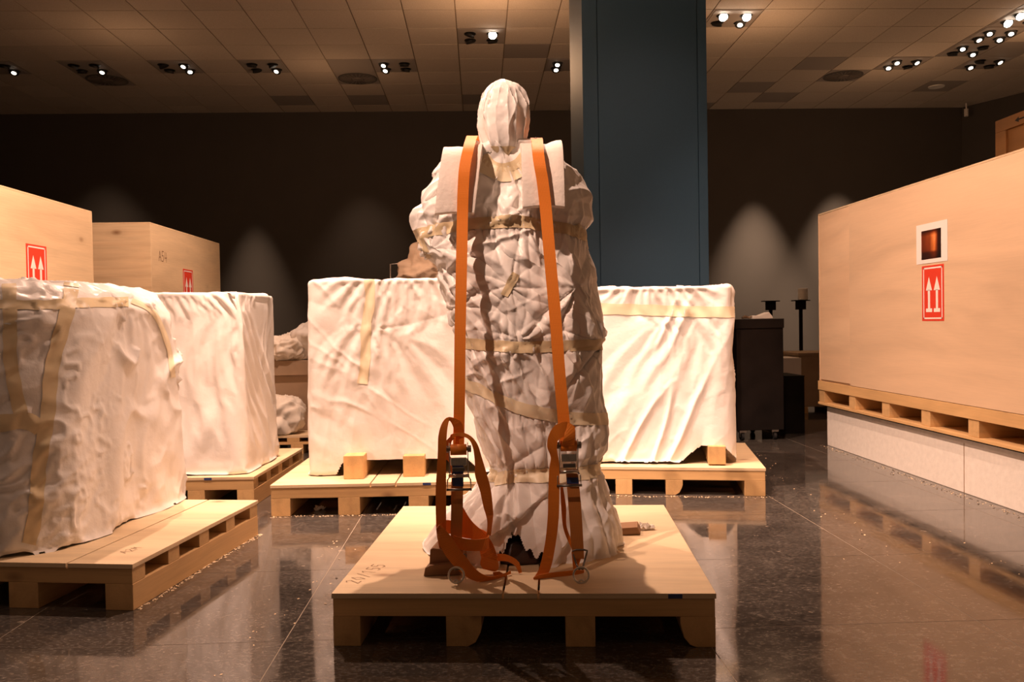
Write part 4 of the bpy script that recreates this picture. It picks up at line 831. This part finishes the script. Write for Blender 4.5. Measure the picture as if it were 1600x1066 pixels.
rib_crop('loose_webbing', [(294, 538), (345, 620), (430, 700), (470, 765), (492, 845)], [(292, 700), (325, 705), (380, 765), (395, 810), (402, 860)], [2.99, 2.985, 2.97, 2.955, 2.94], M['orange'], s1)
rib_crop('loose_webbing', [(492, 845), (493, 885), (470, 900), (420, 880)], [(400, 815), (392, 860), (410, 885), (424, 882)], [2.94, 2.92, 2.915, 2.93], M['orange'], s1)
rib_crop('loose_webbing', [(485, 802), (530, 803), (575, 822), (608, 850), (624, 905)], [(488, 842), (530, 842), (562, 852), (590, 872), (606, 910)], [(2.98, 2.97), (2.97, 2.96), (2.96, 2.95), (2.95, 2.94), (2.93, 2.93)], M['orange'], s1)
rib_crop('loose_webbing', [(462, 905), (500, 900), (535, 925), (568, 950)], [(470, 930), (495, 935), (498, 970), (560, 975)], [2.92, 2.91, 2.9, 2.89], M['orange'], s1)
s2 = empty('ratchet_strap', (.28, 3.0, .176), 0, 'orange ratchet strap over the right side shoulder, one loop on the pallet', 'ratchet strap', 'orange ratchet straps holding the statue'); bpy.context.view_layer.update()
ribbon_c('webbing', [(838, 226, 3.56), (838, 217, 3.47), (838, 216, 3.33), (839, 219, 3.18), (840, 232, 3.09), (843, 256, 3.054), (848, 285, 3.048), (853, 330, 3.043), (859, 400, 3.025), (868, 500, 3.005), (874, 580, 2.99), (881, 660, 2.98), (884, 700, 2.975)], 18.5, M['orange'], s2)
q0 = atY(838, 226, 3.56); rear(s2, [q0, (q0[0], 3.575, 1.5), (q0[0], 3.64, 1.0), (q0[0]+.01, 3.74, .5), (q0[0]+.03, 3.88, .178)])
hardware(s2, 888, 688, 2.955, 800, None, None)
rib_crop('lower_webbing', [(298, 330), (305, 430), (318, 600), (332, 780), (345, 830)], [(362, 330), (374, 430), (388, 600), (398, 780), (400, 830)], [2.96, 2.96, 2.95, 2.94, 2.94], M['rust'], s2, ox=800)
o = rib_crop('blue_label', [(302, 378), (306, 412)], [(369, 378), (369, 412)], 2.951, M['blue'], s2, ox=800); o['label'] = 'faded blue label'
ring_set(s2, 906, 861, 908, 899, 2.94)
rib_crop('loose_webbing', [(340, 160), (300, 150), (262, 165), (250, 195), (252, 240), (262, 300), (263, 345), (263, 480), (258, 620), (240, 760), (215, 880), (180, 945)], [(350, 95), (300, 68), (240, 88), (205, 140), (195, 205), (215, 265), (206, 340), (201, 480), (198, 600), (182, 750), (150, 885), (118, 935)], [2.93, 2.915, 2.91, 2.915, 2.92, 2.93, 2.935, 2.93, 2.92, 2.91, 2.90, 2.885], M['orange'], s2, ox=800)
rib_crop('loose_webbing', [(255, 75), (300, 68), (345, 95), (352, 140), (345, 200)], [(255, 110), (290, 112), (290, 150), (280, 180), (278, 200)], [2.945, 2.92, 2.91, 2.91, 2.92], M['orange'], s2, ox=800)
rib_crop('loose_webbing', [(118, 935), (150, 918), (230, 905), (345, 893), (400, 893)], [(128, 980), (150, 975), (230, 972), (345, 948), (395, 935)], [2.86, 2.865, 2.88, 2.9, 2.92], M['orange'], s2, ox=800)
rib_crop('loose_webbing', [(268, 420), (272, 520), (283, 650), (310, 730), (335, 780)], [(282, 420), (300, 540), (302, 640), (325, 715), (348, 770)], [2.965, 2.965, 2.96, 2.95, 2.945], M['orange'], s2, ox=800)
rib_crop('loose_webbing', [(330, 790), (340, 890)], [(398, 790), (360, 890)], 2.945, M['orange'], s2, ox=800)
# wedges beside the statue foot
def wedge(poly, Y0, Y1, label, mat='old_wood'):
    pr = [atY(x, y, Y0) for x, y in poly]; m = MB(); n = len(pr); v = [tuple(p) for p in pr]+[(p[0]+.02, Y1, p[2]) for p in pr]
    zmin = min(p[2] for p in v); v = [(a, b, c-zmin+.1768) if False else (a, b, max(c, .1765)) for a, b, c in v]
    m.add(v, [tuple(range(n)), tuple(range(2*n-1, n-1, -1))]+[(i, n+i, n+(i+1) % n, (i+1) % n) for i in range(n)]); o = m.build('timber_wedge', M[mat], None, .002); return tag(o, label, 'timber wedge', 'dark timber wedges beside the statue foot')
wedge([(662, 911), (664, 888), (673, 884), (720, 880), (720, 905)], 2.93, 3.05, 'lower dark timber offcut beside the left metal ring')
wedge([(671, 882.5), (672, 859), (676, 857), (720, 862), (720, 879)], 2.955, 3.07, 'upper dark timber offcut on top of another beside the left ring')
wedge([(968, 843), (966, 826), (996, 824), (1001, 843)], 3.42, 3.52, 'small dark timber offcut at the right side hem of the statue')
# paper scraps
def scrap(px, py, z, sz, label, seed):
    c = atZ(px, py, z); rg = np.random.default_rng(seed); g = 6; v = [(c[0]+(i/(g-1)-.5)*sz+rg.uniform(-.004, .004), c[1]+(j/(g-1)-.5)*sz*.8+rg.uniform(-.004, .004), z+.001+abs(rg.normal())*sz*.2) for j in range(g) for i in range(g)]
    f = [(j*g+i, j*g+i+1, j*g+i+g+1, j*g+i+g) for j in range(g-1) for i in range(g-1)]; o = meshobj('paper_scrap', v, f, M['paper']); so = o.modifiers.new('s', 'SOLIDIFY'); so.thickness = .001; return tag(o, label, 'paper scrap', 'paper scraps on the pallets')
scrap(745, 880, .178, .06, 'torn paper scrap inside the loop of orange webbing', 1); scrap(1011, 826, .178, .06, 'torn paper scrap at the right side hem of the statue', 2)
scrap(516, 738, .178, .10, 'torn sheeting scrap on the pallet left of the timber block', 3)
o = scrap(500, 797, .001, .06, 'yellowish scrap lying on the floor under the middle left pallet', 4)
# ------------------------------------------------------------------ things farther back
ped = empty('dark_pedestal', (2.45, 7.25, 0), rz(4), 'tall black pedestal on castors right of the white cover', 'pedestal'); bpy.context.view_layer.update()
zp = atY(1219, 498, 7.2)[2]
wp = 2.605-2.2
MB().box((-.26, -.05, .09), (.16, .55, zp-.08)).build('body', M['dark'], ped, .004); MB().box((-.27, -.06, zp-.0795), (.165, .56, zp)).build('top_slab', M['dark'], ped, .003)
for (x, y) in ((-.2, 0), (.09, .0), (-.2, .48), (.09, .48)):
    cs = MB().box((x-.03, y-.03, .07), (x+.03, y+.03, .0895)).build('castor', M['darksteel'], ped); MB().tube([(x-.012, y, .036), (x+.012, y, .036)], .036, 16).build('castor_wheel', M['black'], cs); MB().box((x-.02, y-.012, .03), (x-.014, y+.012, .07)).build('castor_fork', M['darksteel'], cs)
zb = atY(1257, 587, 7.6)[2]
x0_, x1_ = atY(1215, 600, 7.6)[0], atY(1257, 600, 7.6)[0]
lb = empty('dark_box', (x0_, 7.6, 0), 0, 'low black box beside the tall black pedestal', 'box'); MB().box((0, 0, .0), (x1_-x0_, .45, zb-.012)).build('body', M['dark'], lb, .003); MB().box((-.002, -.002, zb-.0115), (x1_-x0_+.002, .452, zb)).build('lid', M['dark'], lb, .002)
# crumpled white packet on the pedestal
a = atY(1188, 497, 7.35)
scr = MB(); pts = [(-.09, 0), (-.08, .03), (-.03, .028), (.03, .05), (.055, .058), (.085, .02), (.09, 0)]
scr.prism([(x, z) for x, z in pts], 1, 0, .12); o = scr.build('folded_packet', M['paper'], None, .004); o.location = (a[0], 7.28, zp+.001); tag(o, 'small folded white packet lying on the black pedestal', 'packet')
a = atY(1165, 496, 7.3); o = MB().tube([(0, 0, .008), (.03, .01, .02), (.06, .0, .012), (.09, .02, .022)], [.01, .014, .009, .005], 8).build('leather_scrap', M['shelfbox'], None, 0, True); o.location = (a[0]-.03, 7.3, zp+.002); tag(o, 'brown crumpled scrap on the black pedestal by the cover', 'scrap')
# crate and white box farther
Yb_ = 9.2
A = atY(1248, 552, Yb_); B = atY(1300, 552, Yb_); t = empty('wooden_box', (A[0], Yb_, 0), 0, 'dull wooden box on a skid behind the right crate end', 'box')
MB().box((0, 0, .07), (1.0, .7, A[2]-.03)).build('body', M['shelfbox'], t, .003); MB().box((-.01, -.01, A[2]-.0295), (1.01, .71, A[2])).build('lid', M['shelfbox'], t, .002)
for x in (.02, .45, .9): MB().box((x, 0, 0), (x+.08, .7, .0695)).build('skid', M['pine_y'], t)
A = atY(1212, 560, 8.6); B = atY(1252, 560, 8.6); o = MB().box((0, 0, 0), (B[0]-A[0], .4, A[2])).build('white_box', M['white'], None, .003); o.location = (A[0], 8.6, 0); tag(o, 'white box behind the low black box', 'box')
def stand(px, ptop, Y, label, can=False):
    p = atY(px, ptop, Y); t = empty('display_stand', (p[0], Y, 0), 0, label, 'display stand', 'thin dark display stands at the back'); h = p[2]
    MB().lathe([(.16, 0), (.16, .015), (.02, .02)], 20).build('base', M['dark'], t); MB().box((-.018, -.018, .018), (.018, .018, h-.12)).build('post', M['dark'], t)
    MB().box((-.055, -.04, h-.12), (.055, .04, h-.012)).build('head_box', M['dark'], t, .002); MB().box((-.1, -.06, h-.0118), (.1, .06, h)).build('top_plate', M['dark'], t)
    if can:
        o = MB().lathe([(.055, 0), (.06, .004), (.06, .14), (.05, .145)], 24, (p[0]+.03, Y, h+.001)).build('white_can', M['duct_white'], None, 0); tag(o, 'small white can standing on the display stand', 'can')
stand(1204, 470, 10.6, 'thin dark display stand behind the black pedestal'); stand(1251, 469, 10.6, 'thin dark display stand topped by a white can', True)
# small sensor on the wall and camera under the ceiling
a = atY(1148, 326, WY-.01); t = empty('wall_sensor', tuple(a), 0, 'tiny white sensor on the dark back wall right of the pillar', 'sensor'); MB().box((-.03, -.03, -.05), (.03, .005, -.0)).build('body', M['duct_white'], t, .006); MB().tube([(0, -.02, .0), (0, -.03, .06)], .012, 8).build('stem', M['duct_white'], t)
a = atZ(1503, 168, CEIL); t = empty('ceiling_camera', (a[0]-.1, a[1]-.3, CEIL-.002), 0, 'small white cylinder camera hanging from the ceiling near the corner', 'camera'); MB().lathe([(.035, -.10), (.035, -.22), (.03, -.225)][::-1], 20).build('body', M['duct_white'], t); MB().lathe([(.012, -.1), (.012, -.001)], 10).build('stem', M['duct_white'], t)
# wrapped bundles on a shelf pallet, behind between the covers
def crumple_blob(name, c, r, label, mat, seed, amp=.12, parent=None, n=46, sq=2.6, top=None, cat='bundle', group=None, folds=0):
    u = np.linspace(0, 2*PI, n*2, endpoint=False); v = np.linspace(0.02, PI-.02, n); U, V = np.meshgrid(u, v)
    def pw(x, e): return np.sign(x)*np.abs(x)**e
    e = 2/sq; d = np.stack([pw(np.sin(V), e)*pw(np.cos(U), e), pw(np.sin(V), e)*pw(np.sin(U), e), pw(np.cos(V), e)], -1); P = d*np.array(r)
    f = facets(P, max(r)*.42, seed, 60); f = (f-f.mean())*amp*min(r)*.5+ridged(P, (1, 0, .3), min(r)*.45, 3, seed+3)*amp*.9*min(r)+ridged(P, (.3, .4, 1), min(r)*.3, 3, seed+5)*amp*.5*min(r)
    if folds: f = f+min(r)*.07*np.abs(np.sin(P[..., 2]/r[2]*folds+2*vnoise(P*4, seed)))
    P = P+d*f[..., None]+np.array(c); P[..., 2] = np.maximum(P[..., 2], c[2]-r[2])
    nv, nu = n, n*2; F_ = [(i*nu+j, (i+1)*nu+j, (i+1)*nu+(j+1) % nu, i*nu+(j+1) % nu) for i in range(nv-1) for j in range(nu)]+[tuple(range(nu)), tuple(range((nv-1)*nu, nv*nu))[::-1]]
    return tag(meshobj(name, P.reshape(-1, 3), F_, M[mat], parent, True), label, cat, group)
YB = 7.0
pz = atY(450, 668, YB)[2]
a = atY(405, 700, YB); b = atY(505, 700, YB)
bp = empty('wooden_pallet', (-1.95, YB, 0), 0, 'shadowed wooden pallet far back between two white covers', 'pallet')
hz_ = atY(450, 682, YB)[2]
for k in range(4): MB().box((.05+k*.33, 0, 0), (.15+k*.33, .9, .08)).build('runner', M['pine_y'], bp, .002)
MB().box((0, 0, .0805), (1.15, .9, .10)).build('bottom_board', M['pine_x'], bp)
for k in range(4): MB().box((.0+k*.35, 0, .1005), (.1+k*.35, .9, .135)).build('spacer', M['pine_y'], bp)
MB().box((0, 0, .1355), (1.15, .9, .155)).build('deck_panel', M['ply_x'], bp)
tt = atY(450, 566, YB)[2]
o = empty('cardboard_box', (-1.95, YB+.35, .1565), 0, 'dusty brown box under the white bundle, far back', 'box'); hh = tt-.1565
MB().box((0, 0, 0), (1.12, .5, hh-.13)).build('body', M['shelfbox'], o, .004); MB().box((-.005, -.03, hh-.129), (1.13, .52, hh)).build('lid', M['shelfbox'], o, .004)
crumple_blob('cloth_bundle', (-1.32, YB+.50, tt+.155), (.33, .22, .155), 'folded white cloth bundle on the dusty box', 'sheet', 5, .16, folds=5, group='bundles between the covers', cat='cloth bundle')
crumple_blob('plastic_bag', (-1.66, YB+.42, tt+.10), (.17, .14, .10), 'greyish plastic bag beside the folded cloth bundle', 'paper', 6, .2, cat='bag', group='plastic bags between the covers')
crumple_blob('plastic_bag', (-1.72, YB+.13, .1575+.155), (.23, .13, .155), 'pale crumpled plastic bag on the far pallet', 'paper', 8, .2, cat='bag', group='plastic bags between the covers')
# wrapped stone behind the middle cover with its thin steel frame
rk = [(638, 385), (652, 382), (700, 380), (700, 440), (632, 440), (630, 420), (628, 410), (635, 403)]
YR = 6.2
c = atY(672, 425, YR); crumple_blob('stone_fragment', (c[0], YR, c[2]-.02), (.22, .14, .22), 'beige stone fragment showing above the cover left of the statue', 'shelfbox', 12, .25, sq=1.7, cat='stone')
cz = c[2]-.285
t = empty('support_stand', (c[0], YR, 0), 0, 'thin grey metal frame holding the beige stone fragment', 'stand'); bpy.context.view_layer.update()
MB().box((-.25, -.18, 0), (.25, .18, cz-.002)).build('base_block', M['grey_metal'], t, .004)
p1 = atY(609, 440, YR); p2 = atY(610, 413, YR); p3 = atY(634, 411, YR)
MB().tube(local(t, [(p1[0], YR, cz-.5), tuple(p2), tuple(p3)]), .005, 8).build('bent_rod', M['steel'], t)
MB().box((p1[0]-c[0]-.01, -.01, cz-.55), (-.249, .01, cz-.5)).build('rod_bracket', M['grey_metal'], t)
bpy.context.view_layer.update()

# sawdust and flakes swept against the pallets and the plinth
def flakes(name, segs, n, label, seed, spread=.02):
    rg = np.random.default_rng(seed); m = MB()
    for _ in range(n):
        a, b = segs[rg.integers(len(segs))]; t = rg.uniform(); d = np.array(b)-np.array(a); nn = np.array([-d[1], d[0]])/np.linalg.norm(d); p = np.array(a)+d*t+nn*abs(rg.normal())*spread
        s_ = rg.uniform(.002, .008); an = rg.uniform(0, PI); e = np.array([math.cos(an), math.sin(an)])*s_; g = np.array([-e[1], e[0]])*.5; z = .0012+rg.uniform(0, .003)
        m.add([(*(p-e), .0008), (*(p+g), z), (*(p+e), .0012), (*(p-g), .0008)], [(0, 1, 2), (0, 2, 3)])
    o = m.build(name, M['ply_x']); return tag(o, label, 'sawdust', kind='stuff')
flakes('sawdust', [((2.81, 6.9), (2.81, 2.4))], 500, 'pale sawdust line on the floor along the white plinth', 1, -.03)
flakes('sawdust', [((.0, 4.66), (-1.17, 4.68))], 260, 'pale sawdust on the floor before the middle left pallet', 2, -.02)
flakes('sawdust', [((1.70, 4.90), (.5, 5.1))], 260, 'pale sawdust on the floor before the pallet right of the statue', 3)
flakes('sawdust', [((-1.143, 4.31), (-1.304, 3.19))], 260, 'pale sawdust on the floor along the lower left pallet side', 4, .012)
flakes('floor_debris', [((2.3, 4.2), (2.2, 2.4)), ((2.2, 6.6), (1.8, 3.4)), ((-.85, 2.3), (-.72, 4.4))], 130, 'scattered pale wood flakes across the polished floor', 5, -.12)
